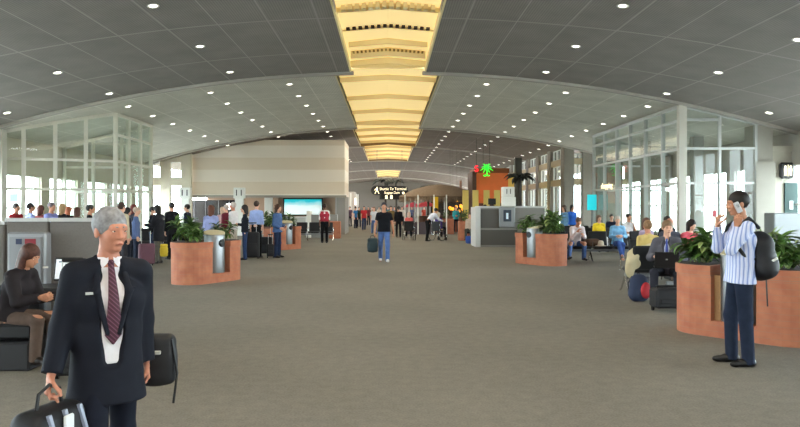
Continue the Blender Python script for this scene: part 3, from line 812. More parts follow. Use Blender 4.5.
make_palm(wx(385, 60), 60.5, 3.9, 1.3, 'dark palm ornament rising behind the overhead sign', 9)
make_palm(wx(396, 62), 63, 4.0, 1.0, 'second dark palm ornament behind the overhead sign', 9)
make_palm(wx(428, 53), 53.2, 3.2, .8, 'dark palm ornament beside the thatched roof', 8)
t = empty('dark_pillar', (wx(519, 41), 41.3, 0), 0, 'dark square pillar behind the palm ornament', 'pillar'); MB().rbox(-.2, .2, -.2, .2, 0, 4.55, .02).build('shaft', mat('dark_pillar', '3b382f', .6), t)
# ---- thatched hut bar
D = 49
t = empty('thatched_hut', (wx(440, D), D, 0), 0, 'round thatched hut roof on slim white poles over the bar', 'hut')
th = mat('thatch', '7c6c5c', .95, noise=.3, nscale=18)
mb = MB(); mb.lathe([(.05, 3.25), (.9, 3.15), (1.9, 2.88), (2.9, 2.38), (2.85, 2.28), (1.8, 2.7), (.1, 3.0)], 26); mb.build('roof', th, t, True)
mb = MB(); rr = random.Random(4)
for i in range(90):
    a = 2*PI*i/90; r0 = 2.85; mb.quad((r0*math.cos(a), r0*math.sin(a), 2.36), (r0*math.cos(a+.05), r0*math.sin(a+.05), 2.36), ((r0+.05)*math.cos(a+.05), (r0+.05)*math.sin(a+.05), 2.1-rr.random()*.12), ((r0+.05)*math.cos(a), (r0+.05)*math.sin(a), 2.1-rr.random()*.12))
mb.build('fringe', th, t)
for i in range(6):
    a = 2*PI*(i+.3)/6; MB().cyl((2.3*math.cos(a), 2.3*math.sin(a), 0), (2.3*math.cos(a), 2.3*math.sin(a), 2.5), .055).build('pole', white, t, True)
MB().cyl((1.4, -.5, 2.7), (1.4, -.5, 3.5), .09).build('post', mat('post_pinkish', '9b7d6d', .7), t, True)
mb = MB(); mb.lathe([(1.5, 0), (1.5, 1.0), (1.6, 1.05), (1.2, 1.05)], 20, (0, .3)); mb.build('bar_counter', mat('bar_front', '5b3f33', .6), t)
t = empty('white_divider', (wx(405, 42.5), 42.5, 0), 0, 'white glazed divider screens behind the wheelchairs', 'divider')
for px in (405, 418, 434, 446.5): MB().box(wx(px, 42.5)-wx(405, 42.5)-.035, wx(px, 42.5)-wx(405, 42.5)+.035, -.05, .05, 0, 2.4).build('post', white, t)
MB().box(0, 2.5, -.03, .03, .0, .75).build('base_panel', mat('divider_base', '4a4048', .6), t)
def umbrella(x, y, c, lab, z=2.3, r=.9):
    t = empty('cafe_umbrella', (x, y, 0), 0, lab, 'umbrella', 'cafe umbrellas'); MB().cyl((0, 0, 0), (0, 0, z), .03).build('pole', greyp, t, True)
    MB().lathe([(r, z-.38), (r*.6, z-.15), (.02, z+.05)], 8).build('canopy', mat('umb_'+c, c, .8), t)
    MB().lathe([(.2, 0), (.2, .06), (.03, .08)], 12).build('base', greyp, t)
umbrella(wx(413, 60), 60, '9c2740', 'dark red cafe umbrella beside the overhead sign', 2.05); umbrella(wx(426, 55), 55, 'a52c3c', 'crimson cafe umbrella under the thatched roof edge', 2.1)
t = empty('yellow_banner', (wx(435.5, 44), 44, 0), 0, 'yellow banner standing between the white divider posts', 'banner'); MB().rbox(-.17, .17, -.03, .03, 1.25, 2.3, .01).build('cloth', mat('banner_yellow', 'e3b41c', .7), t); MB().cyl((0, 0, 0), (0, 0, 1.3), .04).build('pole', black, t)
# lanterns, orange glows at the bar
lan = mat('lantern_glow', 'ffb030', .5, emit='ffa828', es=1.3)
rr = random.Random(9)
for i in range(12):
    px = rr.uniform(448, 466); z = rr.uniform(1.2, 2.15); dd = rr.uniform(51.5, 54)
    t = empty('hanging_lantern', (wx(px, dd), dd, z), 0, 'small glowing orange lantern over the bar beside the brick planter', 'lantern', 'orange bar lanterns'); MB().lathe([(.03, 0), (.1, .06), (.1, .2), (.03, .26)], 8).build('shade', lan, t, True); MB().cyl((0, 0, .26), (0, 0, ceil_z(wx(px, dd))-z), .006, 4).build('cord', black, t)
t = empty('back_bar', (wx(455, 56), 56.5, 0), 0, 'dark back bar wall behind the orange lanterns', 'bar'); MB().box(-1.9, 1.6, 0, .6, 0, 3.0).build('cabinet', mat('bar_dark', '2e2a28', .6), t)
for z in (1.0, 1.5, 2.0): MB().box(-1.8, 1.5, -.15, 0, z, z+.04).build('shelf', mat('shelf_brown', '5a4030', .6), t)
# brick planters in front of the bar
for px, dd, w, lab in ((446, 43, .9, 'brick planter in front of the bar with a green plant'), (464, 34.6, .55, 'tall narrow brick planter beside the seated floral shopper'), (457, 47, .6, 'brick planter behind the person in turquoise')):
    t = empty('brick_box_planter', (wx(px, dd), dd, 0), 0, lab, 'planter', 'square brick planters'); MB().rbox(-w/2, w/2, -.35, .35, 0, .95, .02).build('body', bm_, t); MB().box(-w/2+.05, w/2-.05, -.3, .3, .93, .96).build('soil', soil, t)
    o = inst(plD, wx(px, dd), dd, .95, px, f'upright feathery plant in the {lab}', 'plants in the square planters'); o.scale = (.75,)*3
# yellow slabs + orange wall + neon
ye = mat('yellow_slab', 'cdb463', .6)
for px in (465.5, 475.5, 486.5, 497):
    t = empty('yellow_slab', (wx(px, 40), 40, 0), 0, {465.5: 'upright yellow panel next to the bar lanterns', 475.5: 'upright yellow panel, second from the bar', 486.5: 'upright yellow panel in line with the green palm neon', 497: 'upright yellow panel beside the white gate sign box'}[px], 'panel', 'upright yellow panels')
    MB().rbox(-.17, .17, -.05, .05, 0, 2.62, .01).build('board', ye, t)
D = 44
t = empty('orange_shop_wall', (wx(493, D), D, 0), 0, 'big orange shop wall under the red and green neon', 'shop')
om = mat('orange_wall', 'e27038', .7, noise=.15, nscale=.8)
MB().box(-1.05, .95, 0, 2.5, 0, 3.8).build('wall', om, t); MB().box(-1.15, 1.0, -.1, 2.6, 3.8, 4.1).build('cornice', mat('dark_orange', '8a4a26', .7), t)
MB().box(-1.3, -1.05, -.05, 2.5, 0, 3.9).build('side_pier', mat('brown_pier', '4a3328', .7), t)
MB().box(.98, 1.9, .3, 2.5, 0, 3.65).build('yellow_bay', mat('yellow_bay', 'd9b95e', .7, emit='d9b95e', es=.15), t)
MB().box(-.9, .8, -.12, 0, .0, 1.9).build('shop_opening', mat('shop_opening', '5a2f1c', .6), t)
t = empty('neon_letter_sign', (wx(476.5, 43.6), 43.6, 1.6+39/F*43.6), 0, 'red neon letter S beside the green neon palm', 'neon sign')
text_part('lettering', 'S', .55, mat('neon_red', 'ff2030', .5, emit='ff1c30', es=2), (0, 0, 0), (PI/2, 0, 0), t, depth=.04); MB().cyl((0, .03, -.3), (0, .03, -.1), .02, 6).build('bracket', black, t); MB().cyl((0, .03, .2), (0, .03, ceil_z(5.5)-(1.6+39/F*43.6)), .01, 5).build('hanger', black, t)
t = empty('neon_palm_sign', (wx(486.5, 43.6), 43.6, 1.6+35/F*43.6), 0, 'bright green neon palm tree above the orange wall', 'neon sign')
gn = mat('neon_green', '30ff40', .5, emit='22f032', es=1.5); mb = MB()
mb.tube([(0, 0, -.15), (.05, 0, .1), (0, 0, .3)], .035, 6)
for i in range(9):
    a = -.9+(PI+1.8)*i/8; r_ = .34+.08*(i % 2); mb.tube([(0, 0, .3), (.55*r_*math.cos(a), -.03, .3+.6*r_*math.sin(a)+.04), (r_*math.cos(a), -.05, .3+r_*.9*math.sin(a)-.06)], [.018, .028, .01], 6)
mb.ball((-.1, 0, -.16), (.1, .04, .05)); mb.ball((.12, 0, -.16), (.08, .04, .04))
mb.build('neon_tube', gn, t, True)
for x in (-.2, .2): MB().cyl((x, .05, .3), (x, .05, ceil_z(6.1)-(1.6+35/F*43.6)), .01, 5).build('hanger', black, t)
# ---- right side: turquoise screen, neon script on the gate glass, restroom sign, bins
t = empty('poster_screen', (wx(589.5, 34.3), 33.9, 0), 0, 'small upright turquoise poster screen by the gate glass', 'screen')
MB().box(-.22, .22, -.03, .03, 1.5, 2.25).build('display', sm, t); MB().box(-.03, .03, -.0, .04, 0, 1.5).build('post', greyp, t); MB().box(-.2, .2, -.15, .15, 0, .04).build('base', greyp, t)
t = empty('script_sign', (10.05, 32.2, 2.62), 0, 'small glowing script lettering on the gate lounge glass', 'sign')
text_part('lettering', 'shopping', .36, mat('script_glow', 'fff1d0', .5, emit='ffe9c0', es=1.3), (0, 0, 0), (PI/2, 0, -PI/2), t, depth=.01, font_scale=(1.3, 1)).location = (0, 0, 0)
MB().box(.02, .03, -1.2, 1.2, -.02, .0).build('mounting_rail', silver, t)
t = empty('restroom_sign', (wx(788.5, 24.1), 24.2, 1.6+37.5/F*24.2), 0, 'black rounded restroom sign with lit figures above the teal door', 'sign')
MB().rbox(-.25, .25, -.07, .1, -.28, .28, .07).build('sign_body', mat('sign_dark', '2a2a28', .4), t)
mb = MB()
for x in (-.09, .09):
    mb.ball((x, -.075, .13), (.04, .01, .04), 8, 5); mb.box(x-.045, x+.045, -.085, -.07, -.04, .08); mb.box(x-.035, x-.01, -.085, -.07, -.18, -.04); mb.box(x+.01, x+.035, -.085, -.07, -.18, -.04)
mb.box(-.008, .008, -.085, -.07, -.2, .2); mb.build('restroom_figures', glow, t)
# low metal counter by the restroom
t = empty('steel_counter', (12.6, 21.5, 0), 0, 'low steel counter seen behind the spiky plant', 'counter'); MB().rbox(-.9, .9, -.3, .3, 0, 1.45, .03).build('body', mat('counter_steel', '8a8d8f', .4, metal=.5), t)
t = empty('red_notice', (11.0, 23.6, 0), 0, 'small red notice on a stand in front of the gate glass', 'notice'); MB().box(-.07, .07, -.01, .01, 1.3, 1.52).build('board', mat('notice_red', 'b34a50', .6), t); MB().cyl((0, .02, 0), (0, .02, 1.3), .015).build('post', greyp, t); MB().lathe([(.15, 0), (.15, .02), (.02, .03)], 12).build('base', greyp, t)
# poster on the left lounge glass, and tall doors beyond
t = empty('glass_notice', (wx(14, 24.3), 24.3, 1.6+8/F*24), 0, 'white and blue notice fixed to the lounge glass near the grey column', 'notice'); MB().box(-.16, .16, -.02, 0, -.25, .25).build('sheet', white, t); MB().box(-.12, .12, -.025, -.02, -.05, .2).build('picture', mat('notice_blue', '9fb4d2', .5), t)
# ================================================================ PEOPLE
def V3(*a): return np.array(a, float)
def nrm(v): v = np.array(v, float); return v/(np.linalg.norm(v)+1e-9)
def rotz(a): c, s = math.cos(a), math.sin(a); return np.array([[c, -s, 0], [s, c, 0], [0, 0, 1.]])
def rotx(a): c, s = math.cos(a), math.sin(a); return np.array([[1, 0, 0], [0, c, -s], [0, s, c.real]])
SKIN = {'fair': 'd9a68c', 'tan': 'b98265', 'dark': '7a5440', 'red': 'bd8068'}
def hand_ops(w, d, pn, thumb, curl, s, k=.006):
    """palm and five fingers; w wrist, d finger direction, pn palm-facing normal, thumb = direction of the thumb side"""
    d = nrm(d); pn = nrm(pn-d*np.dot(pn, d)); th = nrm(thumb-d*np.dot(thumb, d)-pn*np.dot(thumb, pn)); ops = []
    for i, (off, pl, fl, r) in enumerate(((.031, .086, .068, .0088), (.011, .09, .078, .0092), (-.009, .087, .072, .0088), (-.028, .08, .056, .0078))):
        kn = w+(d*pl+th*off)*s
        ops.append(('c', w+(d*.012+th*off*.55)*s, kn, .015*s, .0115*s))
        c = curl*(.85+.1*i); dd = d; p = kn
        for j, fr in enumerate((.45, .31, .24)):
            ang = c*(.8 if j == 0 else 1.0); R = math.cos(ang), math.sin(ang)
            nd = dd*R[0]+(nrm(pn-dd*np.dot(pn, dd)))*R[1]; dd = nrm(nd); q = p+dd*fl*fr*s
            ops.append(('c', p, q, r*s*(1-.07*j), r*s*(.92-.08*j))); p = q
    b = w+(d*.022+th*.026)*s; q = b+(d*.03+th*.03+pn*.012)*s; e = q+(d*.03+th*.008+pn*.018*(1+curl))*s; g_ = e+(d*.02+pn*.012*curl-th*.003)*s
    ops += [('c', b, q, .0145*s, .0115*s), ('c', q, e, .0112*s, .0098*s), ('c', e, g_, .0098*s, .0085*s)]
    return ops
def person(name_label, x, y, rz=0, H=1.75, z=None, sit=False, top='8fa6c8', trousers='2a2d38', shoes='1a1a1c', skin='fair', hair='2a211b',
           hairstyle='short', arms=None, legs=None, lean=0, side_lean=0, head=(0, 0), sleeves=1.0, jacket=None, build_=1.0, det=None, group=None,
           extras=(), tucked=False, topmat=None, curl=.5, seat_h=.46, long_skirt=False, hem=None):
    """One figure, facing local -Y. arms/legs: {'L': (upper dir, lower dir), 'R': ...}. Own left is local +X."""
    s = H/1.75; det = det or ('far' if y > 26 else ('mid' if y > 11 else 'near'))
    res = {'far': .022, 'mid': .015, 'near': .009, 'fine': .0075}[det]; hres = {'far': .012, 'mid': .009, 'near': .005, 'fine': .004}[det]; fres = {'far': .006, 'mid': .005, 'near': .0035, 'fine': .003}[det]
    T = nrm((math.sin(side_lean), -math.sin(lean), math.cos(lean))); Xa = V3(1, 0, 0); Xt = nrm(Xa-T*np.dot(Xa, T)); Ft = nrm(np.cross(T, Xt))*-1.0
    if Ft[1] > 0: Ft = -Ft
    sw = .163*s*(.5+.5*build_); hw = .088*s
    arms = arms or {}; legs = legs or {}
    P = V3(0, 0, 0)
    NB = P+T*.53*s; waist = P+T*.16*s; chest = P+T*.34*s
    NT = NB+T*.075*s+Ft*.015*s
    hy, hp = head
    # head frame
    Rh = rotz(hy) @ rotx(0)
    cp, sp = math.cos(hp), math.sin(hp)
    Rp = np.array([[1, 0, 0], [0, cp, -sp], [0, sp, cp]])
    Rh = rotz(hy) @ Rp
    hc = NT+Rh @ V3(0, -.012, .105)*s
    def h(px, py, pz): return hc+Rh @ V3(px, py, pz)*s
    J = {}
    for sd, sg in (('L', 1), ('R', -1)):
        sh = NB-T*.06*s+Xt*sg*sw
        u, l = arms.get(sd, ((sg*.12, .03, -1), (sg*.04, -.14, -1)))[:2]
        el = sh+nrm(u)*.285*s; wr = el+nrm(l)*.25*s
        hp_ = P+V3(sg*hw, 0, -.02*s)
        if sit: tdef = ((sg*.1, -1, .02), (0, -.05, -1))
        else: tdef = ((sg*.04, -.02, -1), (0, .03, -1))
        a, b = legs.get(sd, tdef)[:2]
        kn = hp_+nrm(a)*.42*s; an = kn+nrm(b)*.41*s
        J[sd] = dict(sh=sh, el=el, wr=wr, hip=hp_, kn=kn, an=an, ud=nrm(u), ld=nrm(l), td=nrm(a), sd_=nrm(b))
        fd = legs.get(sd, (0, 0))[2] if len(legs.get(sd, (0, 0))) > 2 else None
        sd2 = nrm(b); f0 = V3(0, -1, 0)
        if fd is not None: f0 = nrm(fd)
        else:
            f0 = nrm(f0-sd2*np.dot(f0, sd2)) if abs(sd2[1]) > .25 else V3(sg*.15, -1, 0)
        J[sd]['fd'] = nrm(f0)
    B = build_
    # ---------------- body (skin), one continuous surface
    body = [('c', P+Xt*-.06*s, P+Xt*.06*s, .095*s*B, .095*s*B), ('c', waist-Xt*.05*s, waist+Xt*.05*s, .085*s*B, .085*s*B),
            ('c', P+T*.08*s, waist, .1*s*B, .095*s*B), ('c', chest-Xt*.07*s, chest+Xt*.07*s, .098*s*B, .098*s*B), ('c', waist-Xt*.05*s, chest-Xt*.06*s, .085*s*B, .092*s*B), ('c', waist+Xt*.05*s, chest+Xt*.06*s, .085*s*B, .092*s*B),
            ('c', NB-T*.0*s, NB-T*.055*s-Xt*sw*.9, .05*s, .048*s), ('c', NB-T*.0*s, NB-T*.055*s+Xt*sw*.9, .05*s, .048*s), ('c', NB-T*.05*s, NT+T*.02*s, .06*s, .052*s)]
    for sd in 'LR':
        j = J[sd]
        body += [('c', j['sh'], j['el'], .048*s, .037*s), ('c', j['el'], j['wr'], .036*s, .024*s)]
        body += [('c', j['hip'], j['kn'], .08*s*B, .052*s), ('c', j['kn'], j['an'], .05*s, .034*s), ('c', j['an']+V3(0, 0, -.03*s), j['an']+j['fd']*.13*s+V3(0, 0, -.045*s), .034*s, .022*s)]
    parts = [field_mesh(body, max(res, .012), .03*s)]
    E = np.eye(3)
    fine = det in ('near', 'fine')
    hd = [('e', h(0, .012, .03), (.074*s, .092*s, .088*s), Rh), ('e', h(0, -.022, -.02), (.06*s, .072*s, .085*s), Rh), ('c', h(0, -.07, -.088), h(0, -.03, -.075), .02*s, .035*s),
          ('c', NB+T*.02*s, h(0, .005, -.05), .056*s, .05*s), ('e', h(.076, .012, -.005), (.011*s, .02*s, .032*s), Rh, .006), ('e', h(-.076, .012, -.005), (.011*s, .02*s, .032*s), Rh, .006),
          ('c', h(0, -.088, .018), h(0, -.107, -.02), .009*s, .0135*s, .012), ('c', h(-.014, -.094, -.024), h(.014, -.094, -.024), .009*s, .009*s, .01),
          ('c', h(-.035, -.075, .028), h(.035, -.075, .028), .014*s, .014*s, .015), ('c', h(-.018, -.086, -.056), h(.018, -.086, -.056), .009*s, .009*s, .012),
          ('e', h(-.036, -.058, -.02), (.02*s, .02*s, .02*s), Rh), ('e', h(.036, -.058, -.02), (.02*s, .02*s, .02*s), Rh)]
    if fine: hd += [('-e', h(-.031, -.098, .01), (.017*s, .012*s, .009*s), Rh), ('-e', h(.031, -.098, .01), (.017*s, .012*s, .009*s), Rh), ('-c', h(-.02, -.099, -.0565), h(.02, -.099, -.0565), .0035*s, .0035*s),
                    ('c', h(-.043, -.081, .0165), h(-.02, -.0865, .0175), .006*s, .006*s, .004), ('c', h(.043, -.081, .0165), h(.02, -.0865, .0175), .006*s, .006*s, .004), ('c', h(-.041, -.081, .0005), h(-.02, -.085, .0005), .0045*s, .0045*s, .004), ('c', h(.041, -.081, .0005), h(.02, -.085, .0005), .0045*s, .0045*s, .004)]
    parts.append(field_mesh(hd, hres, .02*s))
    for sd, sg in (('L', 1), ('R', -1)):
        j = J[sd]; a = arms.get(sd); o_ = a[2] if a and len(a) > 2 else {}
        dd = nrm(o_.get('d', j['ld'])); pn = nrm(o_.get('pn', V3(-sg, .1, 0))); th = nrm(o_.get('th', V3(0, -1, 0)))
        parts.append(field_mesh(hand_ops(j['wr'], dd, pn, th, o_.get('curl', curl), s)+[('c', j['wr']-j['ld']*.05*s, j['wr']+dd*.02*s, .026*s, .02*s)], fres, .007))
    ground = min(min(J[q]['an'][2]-.075*s for q in 'LR'), 1e9)
    base = (x, y, (z if z is not None else ((seat_h-(-.1*s*B)) if sit else -ground)))
    if sit and z is None: base = (x, y, seat_h+.1*s*B+.005)
    root = empty('person', (x, y, 0), rz, name_label, 'person', group)
    off = V3(0, 0, base[2])
    def put(nm, vq, m, label=None):
        o = np_obj(nm, (vq[0]+off, vq[1]), m, root)
        if label: o['label'] = label
        return o
    sk = mat('skin_'+skin, SKIN[skin], .55, noise=.06, nscale=25)
    put('body', merge(parts), sk)
    # ---------------- trousers
    tr = mat('cloth_'+trousers, trousers, .85, noise=.18, nscale=12, spec=.15)
    g_ = .016*s
    ops = [('c', P-Xt*.06*s, P+Xt*.06*s, .102*s*B, .102*s*B), ('c', P, P+T*.12*s, .108*s*B, .1*s*B)]
    ops = [('c', P-Xt*.062*s, P+Xt*.062*s, .1*s*B, .1*s*B), ('c', P+T*.13*s-Xt*.045*s, P+T*.13*s+Xt*.045*s, .096*s*B, .096*s*B)]
    for sd in 'LR':
        j = J[sd]; ops += [('c', j['hip']*.9+j['kn']*0+P*.1, j['kn'], .086*s*B, .066*s), ('c', j['kn'], j['an']+j['sd_']*.045*s, .066*s, .06*s, None, True)]
    ops.append(('p', P+T*.14*s, T))
    put('skirt' if long_skirt else 'trousers', field_mesh(ops, res, .03*s), tr)
    # ---------------- top
    tm = topmat or mat('cloth_'+top, top, .85, noise=.08, nscale=14, spec=.15)
    def torso(gr, hemz, slv, col=0, hr=.107):
        o = [('c', NB-T*.012*s, NB-T*.055*s-Xt*sw*.92, .05*s+gr, .05*s+gr), ('c', NB-T*.012*s, NB-T*.055*s+Xt*sw*.92, .05*s+gr, .05*s+gr), ('c', chest-Xt*.07*s, chest+Xt*.07*s, .1*s*B+gr, .1*s*B+gr),
             ('c', waist-Xt*.055*s, waist+Xt*.055*s, .092*s*B+gr, .092*s*B+gr), ('c', chest-Xt*.07*s, waist-Xt*.058*s, .098*s*B+gr, .09*s*B+gr), ('c', chest+Xt*.07*s, waist+Xt*.058*s, .098*s*B+gr, .09*s*B+gr), ('c', chest, waist, .1*s*B+gr, .095*s*B+gr), ('c', chest, NB-T*.05*s, .1*s*B+gr, .06*s+gr)]
        if hemz < .1: o += [('c', P+T*hemz*s-Xt*.07*s, P+T*hemz*s+Xt*.07*s, hr*s*B+gr, hr*s*B+gr), ('c', waist-Xt*.055*s, P+T*hemz*s-Xt*.072*s, .094*s*B+gr, hr*s*B+gr), ('c', waist+Xt*.055*s, P+T*hemz*s+Xt*.072*s, .094*s*B+gr, hr*s*B+gr), ('c', waist, P+T*hemz*s, .1*s*B+gr, (hr+.003)*s*B+gr)]
        for sd in 'LR':
            j = J[sd]; o.append(('c', j['sh'], j['el'], .054*s+gr, .044*s+gr, None, slv < 1) if slv >= .99 else ('c', j['sh'], j['sh']+(j['el']-j['sh'])*max(slv, .45)/1.0, .056*s+gr, .054*s+gr, None, True))
            if slv >= 1: o.append(('c', j['el'], j['el']+(j['wr']-j['el'])*(.97 if slv >= 1 else .5), .043*s+gr, .033*s+gr, None, True))
        if hemz < .3: o.append(('p', P+T*hemz*s, -T))
        return o
    hz = hem if hem is not None else (.1 if tucked else (0.0 if jacket else -.03))
    ops = torso((.002 if jacket else .008)*s, hz, sleeves, hr=(.095 if jacket else .107))
    ops.append(('c', NB-T*.02*s, NB+T*.045*s, .066*s, .058*s, .01, True))
    ops.append(('-c', NB+T*.03*s, NT+T*.1*s+Ft*.01*s, .05*s, .055*s))
    if jacket: ops = [o for o in ops]
    put('shirt', field_mesh(ops, res, .028*s), tm)
    if jacket:
        jm = mat('cloth_'+jacket['col'], jacket['col'], .8, noise=.1, nscale=14, spec=.2)
        ops = torso(.02*s, jacket.get('hem', -.12), 1.0)
        if jacket.get('open', True):
            w0 = jacket.get('v', .075)
            c0 = NB+T*.05*s+Ft*(.105*s*B); c1 = waist+T*jacket.get('vlow', 0)*s+Ft*(.15*s*B)
            ops.append(('-c', c0+Ft*.0, c1, w0*s+.03*s, jacket.get('rlow', .035)*s))
            if jacket.get('flap'): ops.append(('-c', c1, P-T*.2*s+Ft*.18*s, .035*s, .05*s))
        ops.append(('-c', NB+T*.01*s, NT+T*.1*s, .056*s, .066*s))
        put('jacket', field_mesh(ops, res, .03*s), jm)
        if jacket.get('open', True) and fine:
            for sg in (-1, 1):
                q0, q1, q2 = NB+Xt*sg*.062*s+T*.035*s, chest+T*.05*s+Xt*sg*.082*s+Ft*.112*s*B, waist+T*.01*s+Xt*sg*.03*s+Ft*.128*s*B
                put('lapel', field_mesh([('c', q0, q1, .016*s, .02*s), ('c', q1, q2, .02*s, .012*s), ('c', q1, q1+Xt*sg*.035*s+T*.015*s-Ft*.012*s, .014*s, .008*s)], .005, .01), jm)
    # ---------------- shoes
    sm_ = mat('shoe_'+shoes, shoes, .35)
    for sd in 'LR':
        j = J[sd]; f = j['fd']; d0 = V3(0, 0, -1) if abs(j['sd_'][2]) > .5 else nrm(j['sd_'])
        a = j['an']+d0*.03*s-f*.03*s; b_ = j['an']+d0*.045*s+f*.13*s
        ops = [('c', a, a+f*.09*s, .044*s, .042*s), ('c', a+f*.05*s, b_, .042*s, .03*s), ('c', b_, b_+f*.03*s, .032*s, .026*s), ('c', j['an'], a, .04*s, .043*s), ('p', j['an']+d0*.076*s, d0)]
        put('shoe', field_mesh(ops, min(res, .012), .015), sm_)
    # ---------------- hair
    if hairstyle != 'bald':
        hm = mat('hair_'+hair, hair, .6, noise=.35, nscale=40)
        t_ = .012*s if hairstyle == 'short' else .02*s
        ops = [('e', h(0, .02, .038), (.074*s+t_, .09*s+t_, .086*s+t_), Rh)]
        if hairstyle in ('long', 'bob', 'curly'):
            L = {'long': .30, 'bob': .13, 'curly': .12}[hairstyle]
            ops += [('c', h(0, .05, 0), hc-T*L*s+Rh @ V3(0, .075, 0)*s, .085*s, .065*s), ('c', h(.05, .03, -.01), hc-T*(L*.85)*s+Rh @ V3(.06, .04, 0)*s, .045*s, .035*s), ('c', h(-.05, .03, -.01), hc-T*(L*.85)*s+Rh @ V3(-.06, .04, 0)*s, .045*s, .035*s)]
        if hairstyle == 'curly':
            rr = random.Random(int(x*100))
            for i in range(14): a = rr.uniform(0, 2*PI); ops.append(('e', h(.085*math.cos(a), .03+.07*math.sin(a), rr.uniform(-.05, .09)), (.035*s,)*3, Rh))
        if hairstyle == 'pony': ops += [('c', h(0, .1, .03), h(0, .15, -.08), .03*s, .018*s)]
        ops.append(('-e', h(0, -.105, -.038), (.064*s, .085*s, .088*s), Rh))      # open the face
        if hairstyle == 'short': ops += [('-e', h(.085, -.02, -.055), (.035*s, .055*s, .05*s), Rh), ('-e', h(-.085, -.02, -.055), (.035*s, .055*s, .05*s), Rh), ('p', h(0, .0, -.07), -(Rh @ V3(0, .2, 1)))]
        put('hair', field_mesh(ops, hres, .012*s), hm)
    # ---------------- eyes, brows, lips
    if det != 'far':
        ew = mat('eye_white', 'e6e0d8', .3); ei = mat('eye_iris', '2b221c', .3)
        for sg in (-1, 1):
            mb = MB(); c = h(sg*.031, -.0765, .010); mb.M = Matrix.Translation(Vector(c+off)) @ Matrix(Rh.tolist()).to_4x4()
            mb.ball((0, 0, 0), .0112*s, 10, 8); mb.mi = 1; mb.ball((0, -.0062*s, 0), .0066*s, 8, 6); mb.build('eye', [ew, ei], root, True)
    if fine:
        bmh = mat('hair_'+hair, hair, .6)
        for sg in (-1, 1): put('eyebrow', field_mesh([('c', h(sg*.016, -.091, .031), h(sg*.046, -.078, .034), .0042*s, .003*s)], .0022, .002), bmh)
        put('lips', field_mesh([('c', h(-.02, -.087, -.0515), h(.02, -.087, -.0515), .0052*s, .0052*s), ('c', h(-.018, -.087, -.061), h(.018, -.087, -.061), .006*s, .006*s), ('e', h(0, -.09, -.056), (.022*s, .006*s, .008*s), Rh)], .0028, .003), mat('lips_'+skin, {'fair': 'b3705f', 'tan': '96604e', 'dark': '64403a', 'red': 'a8604f'}[skin], .5))
    info = dict(root=root, J=J, off=off, h=h, Ft=Ft, T=T, Xt=Xt, NB=NB, waist=waist, chest=chest, P=P, s=s, hc=hc, Rh=Rh, B=B, res=res)
    return info
def W(info, p):   # local point -> world
    r = info['root']; c, s_ = math.cos(r.rotation_euler.z), math.sin(r.rotation_euler.z); p = np.array(p)+info['off']
    return V3(r.location.x+c*p[0]-s_*p[1], r.location.y+s_*p[0]+c*p[1], p[2])
# ---------------------------------------------------------------- the grey-haired businessman
bp = person('grey-haired businessman in a black suit, white shirt and maroon tie striding with a bag', wx(107, 3.55), 3.55, math.radians(35), H=1.61, skin='red', hair='838285',
            top='e9e6ea', trousers='171a25', shoes='101012', jacket=dict(col='171a24', hem=-.22, v=.05, vlow=-.13, rlow=.06), head=(math.radians(18), math.radians(5)), det='fine', build_=1.06, lean=.04,
            arms={'R': ((-.2, .12, -1), (-.3, -.35, -1), dict(curl=.95, pn=(1, 0, 0), th=(0, -1, 0))), 'L': ((.14, .3, -1), (.08, .0, -1), dict(curl=.9, pn=(-1, 0, 0), th=(0, -1, 0)))},
            legs={'R': ((.0, -.3, -1), (.02, .1, -1)), 'L': ((.05, .22, -1), (.02, .45, -1))})
s = bp['s']; F_ = bp['Ft']; T_ = bp['T']; X_ = bp['Xt']; of = bp['off']; rt = bp['root']
tie = mat('maroon_tie', '5a2036', .6); g = NG(tie); vec, X, Y, Z = g.xyz()
st_ = g.line(g.math('ADD', g.math('ADD', X, Z), 5), .022, .006); g.col(g.mix(st_, lin('40182a'), lin('6e4458')))
a = bp['NB']+F_*.064*s+T_*.012*s; fr = .128*s*bp['B']
pts = [a, bp['NB']-T_*.06*s+F_*.093*s, bp['chest']+F_*(fr-.002)+T_*.02*s, (bp['chest']+bp['waist'])/2+F_*(fr+.002), bp['waist']+F_*(fr-.004), bp['waist']-T_*.05*s+F_*(fr-.004)]
mb = MB(); wd = [.014, .018, .026, .034, .04, .005]; vs_ = []
for p, w_ in zip(pts, wd):
    p = p+of
    for q, o in ((-w_, .0), (0, .008), (w_, .0), (0, -.006)): vs_.append(tuple(p+X_*q+F_*o))
fs_ = [(i*4+k, i*4+(k+1) % 4, i*4+4+(k+1) % 4, i*4+4+k) for i in range(len(pts)-1) for k in range(4)]+[(3, 2, 1, 0)]
mb.add(vs_, fs_); mb.build('necktie', tie, rt, True, 'maroon patterned necktie')
mb = MB(); mb.ball(tuple(a+of), (.018, .014, .016)); mb.build('tie_knot', tie, rt, True)
for sg in (-1, 1):   # collar points
    p = a+of; mb = MB(); q = [p+T_*.03*s+X_*sg*.012, p+T_*.028*s+X_*sg*.058-F_*.022, p-T_*.03*s+X_*sg*.04-F_*.004+F_*.006, p+T_*.004*s+X_*sg*.012+F_*.006]
    mb.add([tuple(v) for v in q]+[tuple(v-F_*.006) for v in q], [(0, 1, 2, 3), (7, 6, 5, 4), (0, 4, 5, 1), (1, 5, 6, 2), (2, 6, 7, 3), (3, 7, 4, 0)]); mb.build('collar', mat('cloth_e9e6ea'), rt)
p = bp['chest']+X_*-.115*s+F_*.115*s*bp['B']+T_*.05*s+of; MB().box(p[0]-.022, p[0]+.022, p[1]-.006, p[1]+.006, p[2]-.006, p[2]+.006).build('name_badge', silver, rt)
